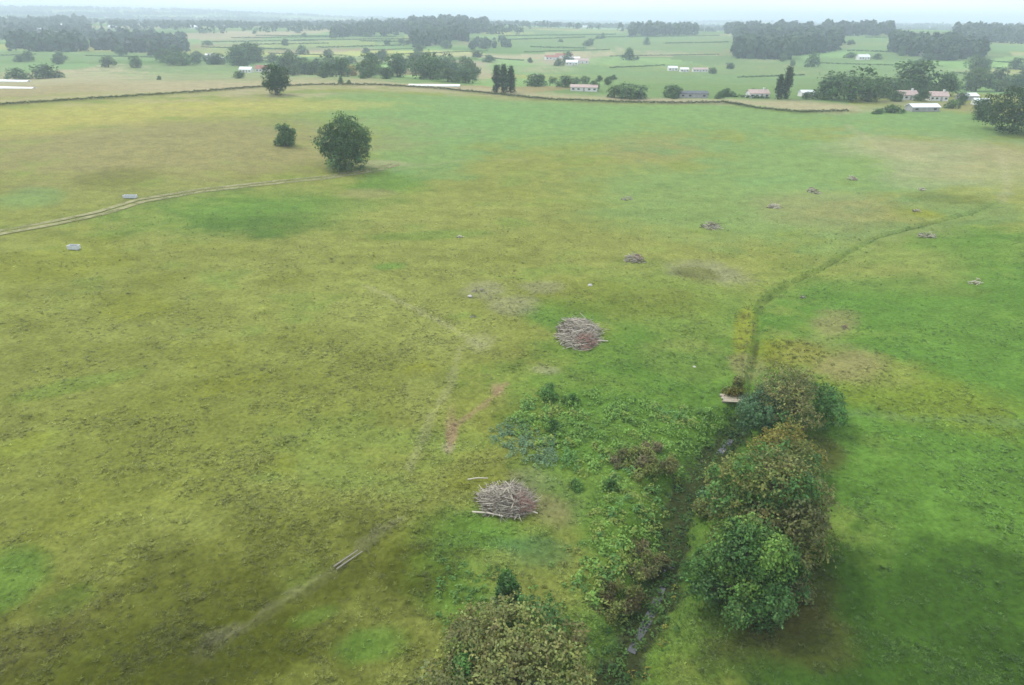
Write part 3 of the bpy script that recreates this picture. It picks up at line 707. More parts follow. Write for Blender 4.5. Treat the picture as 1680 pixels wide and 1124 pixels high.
for (x0, x1, y0, y1, n_, lb, gp) in [(455, 790, 112, 132, 26, 'bushy tree packed into the dark belt behind the crest hedge', 'trees of the belt behind the crest hedge'),
        (1345, 1570, 150, 163, 14, 'dark tree crowded into the farmstead grove', 'trees crowded into the farmstead grove'),
        (840, 1000, 134, 142, 8, 'low dark tree along the lane past the poplar clump', 'trees along the lane past the poplar clump'),
        (1580, 1680, 112, 150, 10, 'grey green tree on the slope behind the farm sheds', 'trees on the slope behind the farm sheds'),
        (1040, 1260, 156, 163, 9, 'low bush along the beige road below the meadow', 'bushes along the beige road'), (270, 420, 96, 110, 12, 'dark tree around the pale greenhouse', 'trees around the pale greenhouse')]:
    for k in range(n_):
        h_ = rb.uniform(12, 34) if 'low' not in lb else rb.uniform(8, 16); px, py = rb.uniform(x0, x1), rb.uniform(y0, y1)
        far_tree(rb.choice(['round', 'broad', 'light', 'round']), px, py, h_ * rb.uniform(.9, 1.5), py - h_, lb, gp)
for k, px, py, wp, yt, lb in exec_far:
    if len(lb.split()) > 16: lb = ' '.join(lb.split()[:16])
    far_tree(k, px, py, wp, yt, lb, None, 'bush' if k == 'bush' else 'tree')

rs = np.random.default_rng(909)
for k in range(95):
    py = 46 + 70 * rs.random() ** 1.3; px = rs.uniform(0, 1680)
    if k % 3 == 0: px = rs.uniform(0, 700)
    far_tree(rs.choice(['round', 'bush', 'light', 'round']), px, py, rs.uniform(.18, .34) * (py - 20) , py - rs.uniform(.13, .24) * (py - 20), 'small hazy tree dotted about the distant fields', 'trees dotted about the distant fields')
# ------------------------------------------------------------------ hedges
def hedge_mesh(name, pts, h, wd, size, per_m, pal, seed, loc):
    rs = np.random.default_rng(seed); L = []
    for a, b in zip(pts[:-1], pts[1:]):
        n = max(1, int(math.hypot(b[0] - a[0], b[1] - a[1]) / (h * .33)))
        for i in range(n):
            t = (i + rs.random()) / n; x = a[0] + (b[0] - a[0]) * t + rs.normal(0, wd * .2); y = a[1] + (b[1] - a[1]) * t + rs.normal(0, wd * .2)
            r = h * rs.uniform(.26, .62); L.append((x, y, zg(x, y) + r * .55, r))
    L = np.array(L); pal = np.array(pal); cols = pal[rs.integers(0, len(pal), len(L))]
    n = int(len(L) * per_m)
    P0 = np.array(loc)
    L2 = L.copy(); L2[:, :3] -= P0
    li = rs.integers(0, len(L), n); u = rs.normal(size=(n, 3)); u[:, 2] = np.abs(u[:, 2]); u /= np.linalg.norm(u, axis=1)[:, None]
    P = L2[li, :3] + u * (L2[li, 3] * rs.uniform(.75, 1.05, n))[:, None]
    nv = u + rs.normal(0, .5, (n, 3)); nv /= np.linalg.norm(nv, axis=1)[:, None]
    a = np.cross(nv, rs.normal(size=(n, 3))); a /= np.linalg.norm(a, axis=1)[:, None]; b = np.cross(nv, a); s = size * rs.uniform(.6, 1.3, n)[:, None]
    V = np.stack([P - a * s * .5, P - b * s * .35, P + a * s * .5, P + b * s * .35], 1).reshape(-1, 3)
    cc = np.repeat(cols[li] * rs.uniform(.75, 1.25, (n, 1)), 4, 0)
    return np_mesh(name, V, np.arange(4 * n).reshape(n, 4), cc, M_LEAF)
def hedge(pxs, h, wd, size, per, pal, seed, label, group=None, name='hedge'):
    pts = [tuple(g(*p)[:2]) for p in pxs]; c = pts[len(pts) // 2]; loc = (c[0], c[1], zg(*c))
    o = link(name, hedge_mesh(name, pts, h, wd, size, per, pal, seed, loc), None, loc); return tag(o, label, 'hedge', group)
HP = [(.075, .115, .034), (.10, .135, .042), (.13, .14, .05)]
hedge(HEDGE_PX[:7], 1.5, .8, .5, 26, HP, 1, 'straggly hedge along the crest from the picture edge past the crest tree')
hedge(HEDGE_PX[6:], 1.6, .8, .5, 26, HP[:2], 2, 'darker hedge along the crest in front of the poplar clump')
FH = [(380, 63, 560, 61), (480, 67, 690, 64), (410, 74, 540, 72), (600, 83, 700, 80), (830, 66, 960, 62), (870, 78, 960, 80), (1090, 72, 1195, 70), (1390, 84, 1460, 86), (1620, 112, 1690, 115), (1210, 128, 1320, 124), (0, 92, 60, 90), (140, 92, 260, 95), (330, 70, 520, 67), (420, 59, 650, 61), (520, 79, 668, 75), (640, 90, 800, 84), (820, 60, 1010, 57), (860, 86, 1000, 82), (985, 62, 1180, 59),
      (1000, 93, 1180, 90), (1330, 104, 1470, 108), (1560, 120, 1690, 128), (1600, 100, 1690, 105), (1420, 62, 1690, 68), (350, 98, 460, 96), (440, 88, 570, 92),
      (800, 96, 860, 100), (1600, 136, 1690, 142), (1180, 158, 1260, 163), (590, 68, 700, 70), (330, 78, 470, 82), (1000, 112, 1090, 108)]
for i, (a, b, c_, d_) in enumerate(FH):
    pts = [(a + (c_ - a) * t, b + (d_ - b) * t) for t in np.linspace(0, 1, 5)]
    P = g(a, b); dd = np.hypot(P[0], P[1]); h = 2.0 if dd < 1100 else 3.0
    hedge(pts, h, 1.5, h * .5, 9, MIX, 20 + i, 'thin dark hedgerow crossing the pale fields of the hazy plain', 'hedgerows dividing the fields of the plain', 'hedgerow')

# ------------------------------------------------------------------ woods that read as one mass
def wood_mesh(name, trees, loc, seed, cards, pal):
    """trees: (x, y, z, height, width) -> a card cloud per tree"""
    rs = np.random.default_rng(seed); T = np.array(trees); n = len(T) * cards
    li = np.repeat(np.arange(len(T)), cards); u = rs.normal(size=(n, 3)); u[:, 2] = np.abs(u[:, 2]) * .9 - .12; u /= np.linalg.norm(u, axis=1)[:, None]
    q = rs.uniform(.7, 1.0, n)
    P = np.column_stack([T[li, 0] + u[:, 0] * T[li, 4] * .5 * q, T[li, 1] + u[:, 1] * T[li, 4] * .5 * q, T[li, 2] + T[li, 3] * (.42 + .55 * u[:, 2] * q)])
    low = rs.random(n) < .3; P[low, 2] = T[li[low], 2] + T[li[low], 3] * rs.uniform(.02, .45, low.sum())
    nv = u + rs.normal(0, .45, (n, 3)); nv /= np.linalg.norm(nv, axis=1)[:, None]
    a = np.cross(nv, rs.normal(size=(n, 3))); a /= np.linalg.norm(a, axis=1)[:, None]; b = np.cross(nv, a)
    s = (T[li, 4] * rs.uniform(.32, .6, n))[:, None]
    V = np.stack([P - a * s * .5, P - b * s * .36, P + a * s * .5, P + b * s * .36], 1).reshape(-1, 3) - np.array(loc)
    pal = np.array(pal); cc = np.repeat(pal[rs.integers(0, len(pal), len(T))][li] * rs.uniform(.75, 1.25, (n, 1)), 4, 0)
    return np_mesh(name, V, np.arange(4 * n).reshape(n, 4), cc, M_LEAF)
WP = [(.044, .078, .034), (.055, .094, .039), (.039, .068, .031)]
WOODS = [  # front line (x0,y0)-(x1,y1), back distance factor, tree height, count, label
    ((20, 84), (140, 86), 1.22, 19, 90, 'blue grey wood at the picture edge above the hillside thicket'),
    ((155, 84), (270, 88), 1.5, 17, 130, 'long blue grey wood behind the greenhouse'),
    ((250, 92), (306, 84), 1.35, 15, 50, 'lower corner of woodland next to the greenhouse trees'),
    ((674, 80), (765, 68), 1.7, 20, 190, 'hill wood with a slanting edge above the tree belt'),
    ((740, 66), (802, 52), 1.3, 18, 90, 'upper tongue of woodland on the hill crest'),
    ((768, 82), (838, 78), 1.15, 9, 60, 'low strip of woodland below the hill wood'),
    ((1203, 96), (1300, 99), 1.9, 21, 240, 'dark pine plantation on the rising hill, half with the tall front edge'),
    ((1300, 92), (1374, 84), 1.6, 21, 190, 'pine plantation corner overlooking the white house on the hill'),
    ((1462, 88), (1560, 100), 1.35, 19, 150, 'blue grey wood behind the farmstead grove'),
    ((1545, 100), (1612, 94), 1.2, 16, 70, 'low wood joining the blue grey wood behind the farm'),
    ((1035, 60), (1140, 57), 1.3, 20, 120, 'hazy blue wood on the far side of the pale meadow'),
    ((1376, 62), (1460, 58), 1.3, 18, 110, 'hazy wood running on from the pine plantation'),
    ((1560, 74), (1690, 72), 1.4, 18, 160, 'hazy blue belt of woodland at the picture edge behind the farm'),
    ((545, 62), (672, 58), 1.2, 16, 110, 'hazy blue wood beyond the striped pale fields'),
    ((1190, 56), (1215, 56), 1.3, 20, 30, 'tall trees on the shoulder of the pine plantation'),
    ((0, 66), (150, 60), 1.5, 18, 130, 'hazy wood and gardens spread beyond the edge wood'),
]
for i, ((x0, y0), (x1, y1), bf, th, cnt, lb) in enumerate(WOODS):
    rs = np.random.default_rng(500 + i); A_ = g(x0, y0)[:2]; B_ = g(x1, y1)[:2]; tr = []
    for k in range(cnt):
        t = rs.random(); f_ = 1 + (bf - 1) * rs.random() ** 1.3
        p = (A_ + (B_ - A_) * t) * f_; h = th * rs.uniform(.6, 1.25)
        tr.append((p[0], p[1], zg(p[0], p[1]), h, h * rs.uniform(.6, .85)))
    loc = (*((A_ + B_) / 2), zg(*((A_ + B_) / 2)))
    tag(link('woodland', wood_mesh('woodland', tr, loc, i, 60, WP), None, loc), lb, 'wood', kind='stuff')
tr = []; rs = np.random.default_rng(77)
for k in range(760):
    d = 1500 * (9500 / 1500) ** rs.random(); az = rs.uniform(-.80, .80)
    if d < 2600 and rs.random() < (.35 if az < -.42 else .6 if az < .05 else .9): continue
    ln = rs.uniform(60, 420) * (d / 3000) ** .6; th = rs.normal(0, .25); dirx = np.array([math.cos(-az + th), math.sin(-az + th)])
    c = np.array([d * math.sin(az), d * math.cos(az)]); nt_ = int(ln / 11) + 3; dpth = rs.uniform(5, 60)
    for j in range(nt_):
        p = c + dirx * ln * (rs.random() - .5) + np.array([math.sin(az), math.cos(az)]) * dpth * rs.random(); h = rs.uniform(9, 18) * (1.0 if d < 4000 else 1.25)
        tr.append((p[0], p[1], 0, h, h * rs.uniform(.8, 1.4)))
T_ = np.array(tr); T_[:, 2] = z_ground(T_[:, 0], T_[:, 1])
tag(link('treeline', wood_mesh('treeline', T_, (0, 3000, 0), 99, 13, WP), None, (0, 3000, 0)), 'hazy blue belts of woodland and hedges out to the horizon', 'treeline', kind='stuff')

# ------------------------------------------------------------------ buildings
def gable(mb, lx, ly, z0, h, ov=.35, th=.18):
    hx, hy = lx / 2 + ov, ly / 2 + ov
    v = [(-hx, -hy, z0), (hx, -hy, z0), (hx, hy, z0), (-hx, hy, z0), (-hx, 0, z0 + h), (hx, 0, z0 + h)]
    v += [(a, b, c + th) for a, b, c in v]
    mb.add(v, [(0, 4, 5, 1), (2, 5, 4, 3), (7, 11, 10, 6), (9, 10, 11, 8), (0, 1, 7, 6), (2, 3, 9, 8), (1, 5, 11, 7), (5, 2, 8, 11), (3, 4, 10, 9), (4, 0, 6, 10)])
def house(name, px, py, lx, ly, hw, hr, rz, wm, rm, label, cat='house', chimney=True, windows=4, group=None, doors=True):
    lx *= .84; ly *= .84; hw *= .84; hr *= .84
    P = g(px, py); t = empty(name, P); t.rotation_euler = (0, 0, rz)
    mb = MB(); v = [(-lx / 2, -ly / 2, -1), (lx / 2, -ly / 2, -1), (lx / 2, ly / 2, -1), (-lx / 2, ly / 2, -1)]
    v += [(a, b, hw) for a, b, _ in v] + [(-lx / 2, 0, hw + hr * .95), (lx / 2, 0, hw + hr * .95)]
    mb.add(v, [(0, 1, 5, 4), (2, 3, 7, 6), (1, 2, 6, 9, 5), (3, 0, 4, 8, 7)]); mb.build('wall', wm, t)
    mb = MB(); gable(mb, lx, ly, hw - .1, hr + .05); rf = mb.build('roof', rm, t)
    if chimney:
        mb = MB(); mb.box(lx * .3, 0, hw + hr - .4, .9, .9, 1.5); mb.build('chimney', wm, rf)
    for i in range(windows):
        x = -lx / 2 + lx * (i + .5) / windows
        if doors and i == windows // 2:
            mb = MB(); mb.box(x, -ly / 2 - .03, 0, 1.1, .12, 2.1); mb.build('door', M_GREYW, t); continue
        mb = MB(); mb.box(x, -ly / 2 - .03, hw * .38, min(1.4, lx / windows * .5), .1, hw * .36); mb.build('window', M_GLASS, t)
    return tag(t, label, cat, group)
house('house', 432, 118, 14, 9, 3.4, 3.2, .1, M_WHITE, M_RED, 'white walled house with a red roof behind the crest tree')
house('cottage', 405, 119, 13, 8, 3.2, 2.4, -.1, M_WHITE, M_PALE, 'white cottage with a pale roof next to the red roofed house', 'house')
house('house', 1242, 160, 13, 8, 2.8, 2.2, .05, M_WHITE, M_PINK, 'white cottage with a pink roof near the two poplars')
house('house', 1484, 163, 13, 8, 3.0, 2.6, .1, M_WHITE, M_PINK, 'first pink roofed house under the tallest grove tree')
house('house', 1536, 165, 11, 8, 3.0, 2.6, -.15, M_WHITE, M_PINK, 'second pink roofed house, nearer the small conical tree')
house('barn', 1512, 182, 17, 7, 2.4, 1.6, .12, M_GREYW, M_PALE, 'barn with a long white roof closest to the pasture', 'barn', False, 3)
house('shed', 1322, 158, 9, 6, 2.5, 1.5, .1, M_WHITE, M_PALE, 'small white shed beside the two poplars', 'shed', False, 2)
house('shed', 1585, 164, 12, 7, 2.8, 1.6, .2, M_GREYW, M_PALE, 'pale roofed shed beside the small conical tree', 'shed', False, 2)
house('shed', 1608, 172, 9, 6, 2.5, 1.4, -.2, M_WHITE, M_PALE, 'small pale shed in front of the big dark edge tree', 'shed', False, 2)
house('shed', 1135, 160, 19, 8, 2.8, 1.4, .02, M_GREYW, M_DARK, 'long dark roofed shed beside the beige road', 'shed', False, 4)
house('shed', 958, 149, 19, 8, 2.6, 1.6, -.12, M_WHITE, M_PINK, 'long pinkish white shed below the round tree', 'shed', False, 5)
house('shed', 1103, 116, 11, 8, 3.4, 2, 0, M_WHITE, M_PALE, 'white cube like shed at the start of the meadow row', 'shed', False, 3)
house('shed', 1122, 118, 10, 7, 3.0, 2, .05, M_WHITE, M_WHITE, 'middle white shed of the meadow row', 'shed', False, 3)
house('shed', 1148, 118, 18, 7, 3.0, 1.8, 0, M_WHITE, M_PINK, 'long pink roofed shed ending the meadow row', 'shed', False, 5)
house('house', 1415, 98, 16, 10, 4.0, 3, .05, M_WHITE, M_PALE, 'white house on the hill below the pine plantation')
for i, (px, py, lx, rm, lb) in enumerate([(905, 98, 20, M_RED, 'brown roofed barn at the front of the red roofed farm cluster'), (925, 95, 26, M_RED, 'longest red roofed barn in the farm cluster'), (940, 101, 20, M_WHITE, 'white roofed barn in the red roofed farm cluster'),
        (952, 104, 24, M_PINK, 'pink roofed barn at the end of the farm cluster'), (938, 107, 16, M_PALE, 'lowest pale shed of the farm cluster')]):
    house('barn', px, py, lx, 11, 3.8, 2.8, random.uniform(-.2, .2), M_WHITE, rm, lb, 'barn', False, 4)
house('house', 345, 94, 12, 8, 3, 2.2, .1, M_WHITE, M_WHITE, 'white house behind the pale greenhouse', 'house')
for i, (px, py) in enumerate([(30, 66), (62, 52), (90, 46), (118, 60), (185, 47), (15, 58), (225, 44), (320, 47), (365, 46), (105, 44), (960, 46), (1000, 44), (1520, 92), (1600, 88)]):
    if g(px, py) is None: continue
    house('house', px, py, 22, 13, 5, 4, random.uniform(-.4, .4), M_WHITE, [M_WHITE, M_PALE, M_PALE][i % 3], 'tiny pale house in the hazy blue distance', 'house', False, 2, 'far houses in the haze', False)
def polytunnel(name, px, py, L_, W_, h, rz, label, cat='polytunnel'):
    P = g(px, py); t = empty(name, P); t.rotation_euler = (0, 0, rz); mb = MB(); n = 10; prof = [(W_ / 2 * math.cos(math.pi * k / n), h * math.sin(math.pi * k / n) ** .8) for k in range(n + 1)]
    seg = 8; v = []; f = []
    for s in range(seg + 1):
        for a, z in prof: v.append((-L_ / 2 + L_ * s / seg, a, z - .15))
    for s in range(seg):
        for k in range(n): f.append((s * (n + 1) + k, s * (n + 1) + k + 1, (s + 1) * (n + 1) + k + 1, (s + 1) * (n + 1) + k))
    mb.add(v, f); mb.build('cover', M_PLAST, t, None, True)
    for sx in (-1, 1):
        mb = MB(); mb.add([(sx * L_ / 2 * .998, a, z - .15) for a, z in prof], [tuple(range(n + 1))]); mb.build('end_panel', M_PLAST, t)
        mb = MB(); mb.box(sx * (L_ / 2 + .05), 0, 0, .1, W_ * .3, h * .7); mb.build('door', M_GREYW, t)
    return tag(t, label, cat)
polytunnel('polytunnel', 18, 134, 30, 5, 1.5, -.12, 'longer white polytunnel below the hillside thicket')
polytunnel('polytunnel', 24, 145, 24, 4, 1.0, -.10, 'lower flat white polytunnel nearest the hedge')
polytunnel('polytunnel', 713, 141, 32, 5, 1.2, .02, 'long white polytunnel on the stubble in front of the tree belt')
polytunnel('greenhouse', 352, 97, 22, 7, 2.5, .05, 'pale greenhouse between dark trees below the blue wood', 'greenhouse')

# ------------------------------------------------------------------ brush heaps
GRY = np.array((.45, .405, .33)); RDB = np.array((.30, .175, .14)); DKB = np.array((.10, .085, .065))
def sticks(n, rx, ry, h, rad, ln, base_az, spread, rs, pal, droop=.2, zmul=1.0):
    mb = MB()
    for i in range(n):
        a = rs.uniform(0, 6.283); q = math.sqrt(rs.random()); lob = .72 + .55 * float(vnoise(np.array([a * 1.1 + n]), np.array([rx]), 77)[0]); x = math.cos(a) * q * rx * lob; y = math.sin(a) * q * ry * lob
        z = h * max(0, 1 - q ** 2.6) * rs.uniform(.05, 1.0) * zmul * (.6 + .75 * float(vnoise(np.array([x * 1.1 + n]), np.array([y * 1.1]), 5)[0])) + .04
        az = base_az + rs.normal(0, spread); el = rs.normal(0, .30); L = ln * rs.uniform(.25, 1.0)
        d = Vector((math.cos(az) * math.cos(el), math.sin(az) * math.cos(el), math.sin(el)))
        c = Vector((x, y, z)); sd_ = Vector((rs.normal(0, .09), rs.normal(0, .09), rs.normal(0, .07) - droop * .1)) * L
        p0 = c - d * L / 2; p1 = c + d * L / 2
        p0.z = max(p0.z, .02); p1.z = max(p1.z, .02)
        r = rad * rs.uniform(.4, 1.4)
        cc = pal[rs.integers(0, len(pal))] * rs.uniform(.7, 1.25)
        mb.tube([p0, c + sd_, p1], [r, r * .8, r * .35], 4 if rad < .1 else 5, cc)
    return mb
def pile(px, py, wpx, hpx, label, n, seed, az=.1, spread=.45, red=.25, name='brush_heap', cat='brush heap', hfac=.58, pal=None, group=None, offs=(.35, -.15)):
    P = g(px, py + hpx * .28); dep = project(P)[2]; rs = np.random.default_rng(seed)
    rx = wpx / F * dep * .5 * .86
    yb = g(px, py + hpx * .5); yt = g(px, py - hpx * .32); ry = max(.40 * abs(yt[1] - yb[1]), rx * .35)
    h = max(rx * hfac, .4); t = empty(name, P)
    ln = max(rx * .85, .9); rad = max(.034, rx * .009, dep * .0004)
    if pal is None: pal = [GRY, GRY * .8, GRY * 1.15, DKB * 1.6]
    sticks(n, rx * .8, ry * .85, h, rad, ln, az, spread, rs, pal).build('branches', M_STICK, t)
    nd = max(3, int(n * .12)); mbd = sticks(nd, rx * .85, ry * .9, h * .35, rad * 1.6, ln, az, spread, rs, [DKB, DKB * 1.3]); mbd.build('dark_logs', M_STICK, t)
    if red > 0:
        mb = sticks(max(3, int(n * red)), rx * .46, ry * .4, h * .8, rad, ln * .7, az + .2, spread, rs, [RDB, RDB * .8, RDB * 1.2])
        mb.v = [(x + rx * offs[0], y + ry * offs[1], z + h * .12) for x, y, z in mb.v]; mb.build('red_branches', M_STICK, t)
    return tag(t, label, cat, group)
pile(830, 802, 116, 84, 'nearest and biggest brush heap of grey branches with reddish ones at one side', 1500, 1, .0, .75, .22, offs=(.35, -.2))
pile(950, 529, 90, 72, 'second big grey brush heap, in the lush patch between marsh and far heaps', 1150, 2, .05, .6, .10, offs=(.2, -.65))
pile(1042, 422, 46, 18, 'brush heap with red branches just beyond the second big heap', 90, 3, .1, .5, .35, offs=(.1, 0))
pile(1168, 369, 40, 16, 'long grey brush heap midway along the diagonal line of heaps', 80, 4, -.2, .4, 0)
pile(1270, 337, 28, 11, 'small flat grey heap fifth along the diagonal line of heaps', 50, 5, -.3, .4, 0)
pile(1334, 311, 26, 13, 'compact grey heap near the far end of the diagonal line', 50, 6, -.1, .5, .1)
pile(1398, 292, 20, 9, 'last small heap at the far end of the diagonal line', 40, 7, 0, .5, .3)
pile(1523, 386, 36, 11, 'long low grey heap on the lush side of the ditch', 60, 8, 0, .25, 0)
pile(1600, 463, 30, 9, 'bleached white heap alone on the lush side of the ditch', 40, 9, .1, .4, 0, pal=[GRY * 1.5, GRY * 1.3, GRY])
pile(1505, 345, 18, 6, 'little grey heap on the yellow patch by the ditch', 24, 10, 0, .4, 0)
pile(1512, 310, 18, 7, 'little heap at the tip of the dark bank by the upper ditch', 24, 11, 0, .4, .2)
pile(1385, 535, 16, 10, 'scatter of brown broken branches on the slope above the row of trees', 16, 12, -.7, .4, 0, pal=[DKB * 1.4, RDB])
pile(1318, 487, 10, 5, 'few pale sticks on the slope beside the ditch bend', 9, 17, -.7, .4, 0)
pile(788, 476, 34, 10, 'thin scatter of dark broken sticks beside a white stone', 22, 13, -.5, .35, 0, pal=[DKB * 1.3, GRY * .6])
pile(776, 519, 14, 6, 'few dark sticks on the grass below the white stone', 9, 14, -.6, .3, 0, pal=[DKB * 1.3, GRY * .6])
pile(755, 388, 16, 5, 'tiny pale heap alone in the middle of the pasture', 16, 15, 0, .4, 0, pal=[GRY * 1.3, GRY * .8])
pile(1030, 326, 26, 5, 'faint low heap of straw coloured brash on the upper pasture', 24, 16, 0, .3, 0, pal=[GRY * .9])
# loose logs that lie clear of the heaps
for (px, py, L_, r_, az, lb) in [(800, 846, 3.2, .10, -.2, 'pale log lying along the front of the nearest brush heap'), (862, 840, 2.6, .10, -.35, 'pale log by the reddish side of the nearest brush heap'),
        (784, 788, 2.2, .08, .1, 'thin pale pole sticking out behind the nearest brush heap'), (985, 562, 2.4, .10, .1, 'log lying clear of the second big brush heap')]:
    P = g(px, py); mb = MB(); rs = np.random.default_rng(int(px)); d = Vector((math.cos(az), math.sin(az), 0)) * L_ / 2
    mb.tube([-d + Vector((0, 0, r_ + .1)), Vector((0, .12, r_ + .16)), d + Vector((0, 0, r_ + .12))], [r_, r_ * .9, r_ * .7], 7, GRY * 1.1)
    tag(mb.build('log', M_STICK, None, P), lb, 'log')
def pole_pair(px0, py0, px1, py1):
    A_ = g(px0, py0); B_ = g(px1, py1); c = (A_ + B_) / 2
    for k, (o1, lb) in enumerate([(-.22, 'weathered timber pole lying on the grass, nearer of a pair'), (.22, 'weathered timber pole lying on the grass, farther of a pair')]):
        n_ = np.array([-(B_ - A_)[1], (B_ - A_)[0], 0]); n_ /= np.linalg.norm(n_)
        s = A_ - c + n_ * o1; e = (B_ - c) * (.9 if k else 1) + n_ * o1; mb = MB(); up = Vector((0, 0, .16))
        mb.tube([Vector(s) + up, (Vector(s) + Vector(e)) / 2 + up, Vector(e) + up], [.075, .07, .05], 7, GRY * .55)
        tag(mb.build('pole', M_STICK, None, c), lb, 'pole', 'pair of fallen poles')
pole_pair(550, 934, 592, 905)

# plank bridge over the ditch
P = g(1204, 657); dep = project(P)[2]; bw = 42 / F * dep
t = empty('plank_bridge', P + np.array([0, 0, .18])); t.rotation_euler = (0, 0, -.06)
for k in range(5):
    mb = MB(); mb.box(random.uniform(-.15, .15), (k - 2) * .42, .12, bw * random.uniform(.85, 1.05), .34, .07, random.uniform(-.04, .04)); mb.build('plank', M_PLANK, t)
for sy in (-.7, .7):
    mb = MB(); mb.box(0, sy, -.1, bw * 1.02, .2, .2); mb.build('beam', M_PLANK, t)
tag(t, 'bleached plank bridge lying over the ditch beside the row of trees', 'bridge')

# water troughs, stones
def trough(px, py, lx, ly, h, rz, label, mat):
    P = g(px, py); t = empty('water_trough', P); t.rotation_euler = (0, 0, rz)
    mb = MB(); th = .1
    mb.box(0, -ly / 2 + th / 2, .1, lx, th, h); mb.box(0, ly / 2 - th / 2, .1, lx, th, h); mb.box(-lx / 2 + th / 2, 0, .1, th, ly - 2 * th - .004, h - .003); mb.box(lx / 2 - th / 2, 0, .1, th, ly - 2 * th - .004, h - .003); mb.box(0, 0, .1, lx - .21, ly - .21, .08)
    mb.build('basin', mat, t); mb = MB(); mb.box(0, 0, h * .82, lx - .23, ly - .23, .01); mb.build('water_surface', M_WATER, t)
    for sx in (-1, 1):
        mb = MB(); mb.box(sx * lx * .36, 0, -.3, .25, ly * .9, .398); mb.build('foot', M_GREYW, t)
    return tag(t, label, 'trough')
trough(214, 325, 3.2, 1.1, .7, .05, 'long pale water trough beside the farm track', M_METAL)
trough(122, 409, 2.2, 1.1, .8, -.1, 'shorter galvanised water trough alone below the farm track', M_METAL)
def stone(px, py, r, label, seed):
    P = g(px, py); rs = np.random.default_rng(seed)
    import bmesh
    bm = bmesh.new(); bmesh.ops.create_icosphere(bm, subdivisions=2, radius=r)
    for v in bm.verts: v.co *= rs.uniform(.82, 1.15); v.co.z = v.co.z * .6 + r * .25
    me = bpy.data.meshes.new('stone'); bm.to_mesh(me); bm.free(); me.materials.append(M_STONE)
    tag(link('stone', me, None, P), label, 'stone')
stone(771, 487, .42, 'white stone beside the scatter of dark broken sticks', 1)
stone(968, 469, .45, 'white stone alone between the second and third brush heaps', 2)
stone(1139, 603, .28, 'small pinkish white stone in the grass near the plank bridge', 3)
# ------------------------------------------------------------------ low growth (uncountable)
def in_poly(x, y, poly):
    c = np.zeros(len(x), bool); n = len(poly)
    for i in range(n):
        x1, y1 = poly[i]; x2, y2 = poly[(i + 1) % n]
        m = (y1 > y) != (y2 > y); xi = (x2 - x1) * (y - y1) / ((y2 - y1) + 1e-12) + x1; c ^= m & (x < xi)
    return c
def clumps(name, poly_px, dens, hr, wr, leaf, nl, pal, seed, label, cat, path=None, halfw=1.0, bare=None):
    rs = np.random.default_rng(seed)
    if path is None:
        poly = [tuple(g(*p)[:2]) for p in poly_px]; xs = [p[0] for p in poly]; ys = [p[1] for p in poly]
        area = (max(xs) - min(xs)) * (max(ys) - min(ys)); n = int(area * dens)
        x = rs.uniform(min(xs), max(xs), n); y = rs.uniform(min(ys), max(ys), n); m = in_poly(x + (fbm(x / 3, y / 3, 2, seed) - .5) * 5, y + (fbm(x / 3 + 9, y / 3, 2, seed) - .5) * 5, poly); x = x[m]; y = y[m]
    else:
        P = np.array(path); sl_ = np.hypot(*np.diff(P, axis=0).T); n = int(sl_.sum() * dens); si = rs.choice(len(sl_), n, p=sl_ / sl_.sum()); t = rs.random(n)
        c = P[si] + (P[si + 1] - P[si]) * t[:, None]; T = (P[si + 1] - P[si]) / sl_[si][:, None]; o = rs.normal(0, halfw, n)
        x = c[:, 0] + T[:, 1] * o; y = c[:, 1] - T[:, 0] * o
    if bare is not None:
        bp = g(bare[0], bare[1]); k_ = np.hypot(x - bp[0], y - bp[1]) > bare[2]; x = x[k_]; y = y[k_]
    if path is None and name == 'undergrowth':
        k_ = seg_dist(x, y, STREAM)[0] > 1.5 + rs.normal(0, .35, len(x)); x = x[k_]; y = y[k_]
    keep = rs.random(len(x)) < .35 + .9 * fbm(x / 4, y / 4, 2, seed + 5); x = x[keep]; y = y[keep]; n = len(x)
    z = z_ground(x, y); nz_ = fbm(x / 5, y / 5, 3, seed + 9)
    pal = np.array(pal); ci = np.clip((nz_ * len(pal) * 1.6 - len(pal) * .3 + rs.normal(0, .6, n)).astype(int), 0, len(pal) - 1)
    h = rs.uniform(*hr, n) * (.6 + .8 * nz_); wd = rs.uniform(*wr, n)
    li = np.repeat(np.arange(n), nl); N = len(li)
    u = rs.normal(size=(N, 3)); u[:, 2] = np.abs(u[:, 2]); u /= np.linalg.norm(u, axis=1)[:, None]; q = rs.uniform(.6, 1, N)
    Pp = np.column_stack([x[li] + u[:, 0] * wd[li] * q, y[li] + u[:, 1] * wd[li] * q, z[li] + u[:, 2] * h[li] * q])
    nv = u * .7 + rs.normal(0, .5, (N, 3)); nv[:, 2] += .8; nv /= np.linalg.norm(nv, axis=1)[:, None]
    a = np.cross(nv, rs.normal(size=(N, 3))); a /= np.linalg.norm(a, axis=1)[:, None]; b = np.cross(nv, a); s = leaf * rs.uniform(.6, 1.4, N)[:, None]
    V = np.stack([Pp - a * s * .5, Pp - b * s * .3, Pp + a * s * .5, Pp + b * s * .3], 1).reshape(-1, 3)
    cc = np.repeat(pal[ci][li] * rs.uniform(.75, 1.25, (N, 1)), 4, 0)
    return tag(link(name, np_mesh(name, V, np.arange(4 * N).reshape(N, 4), cc, M_LEAF)), label, cat, kind='stuff')
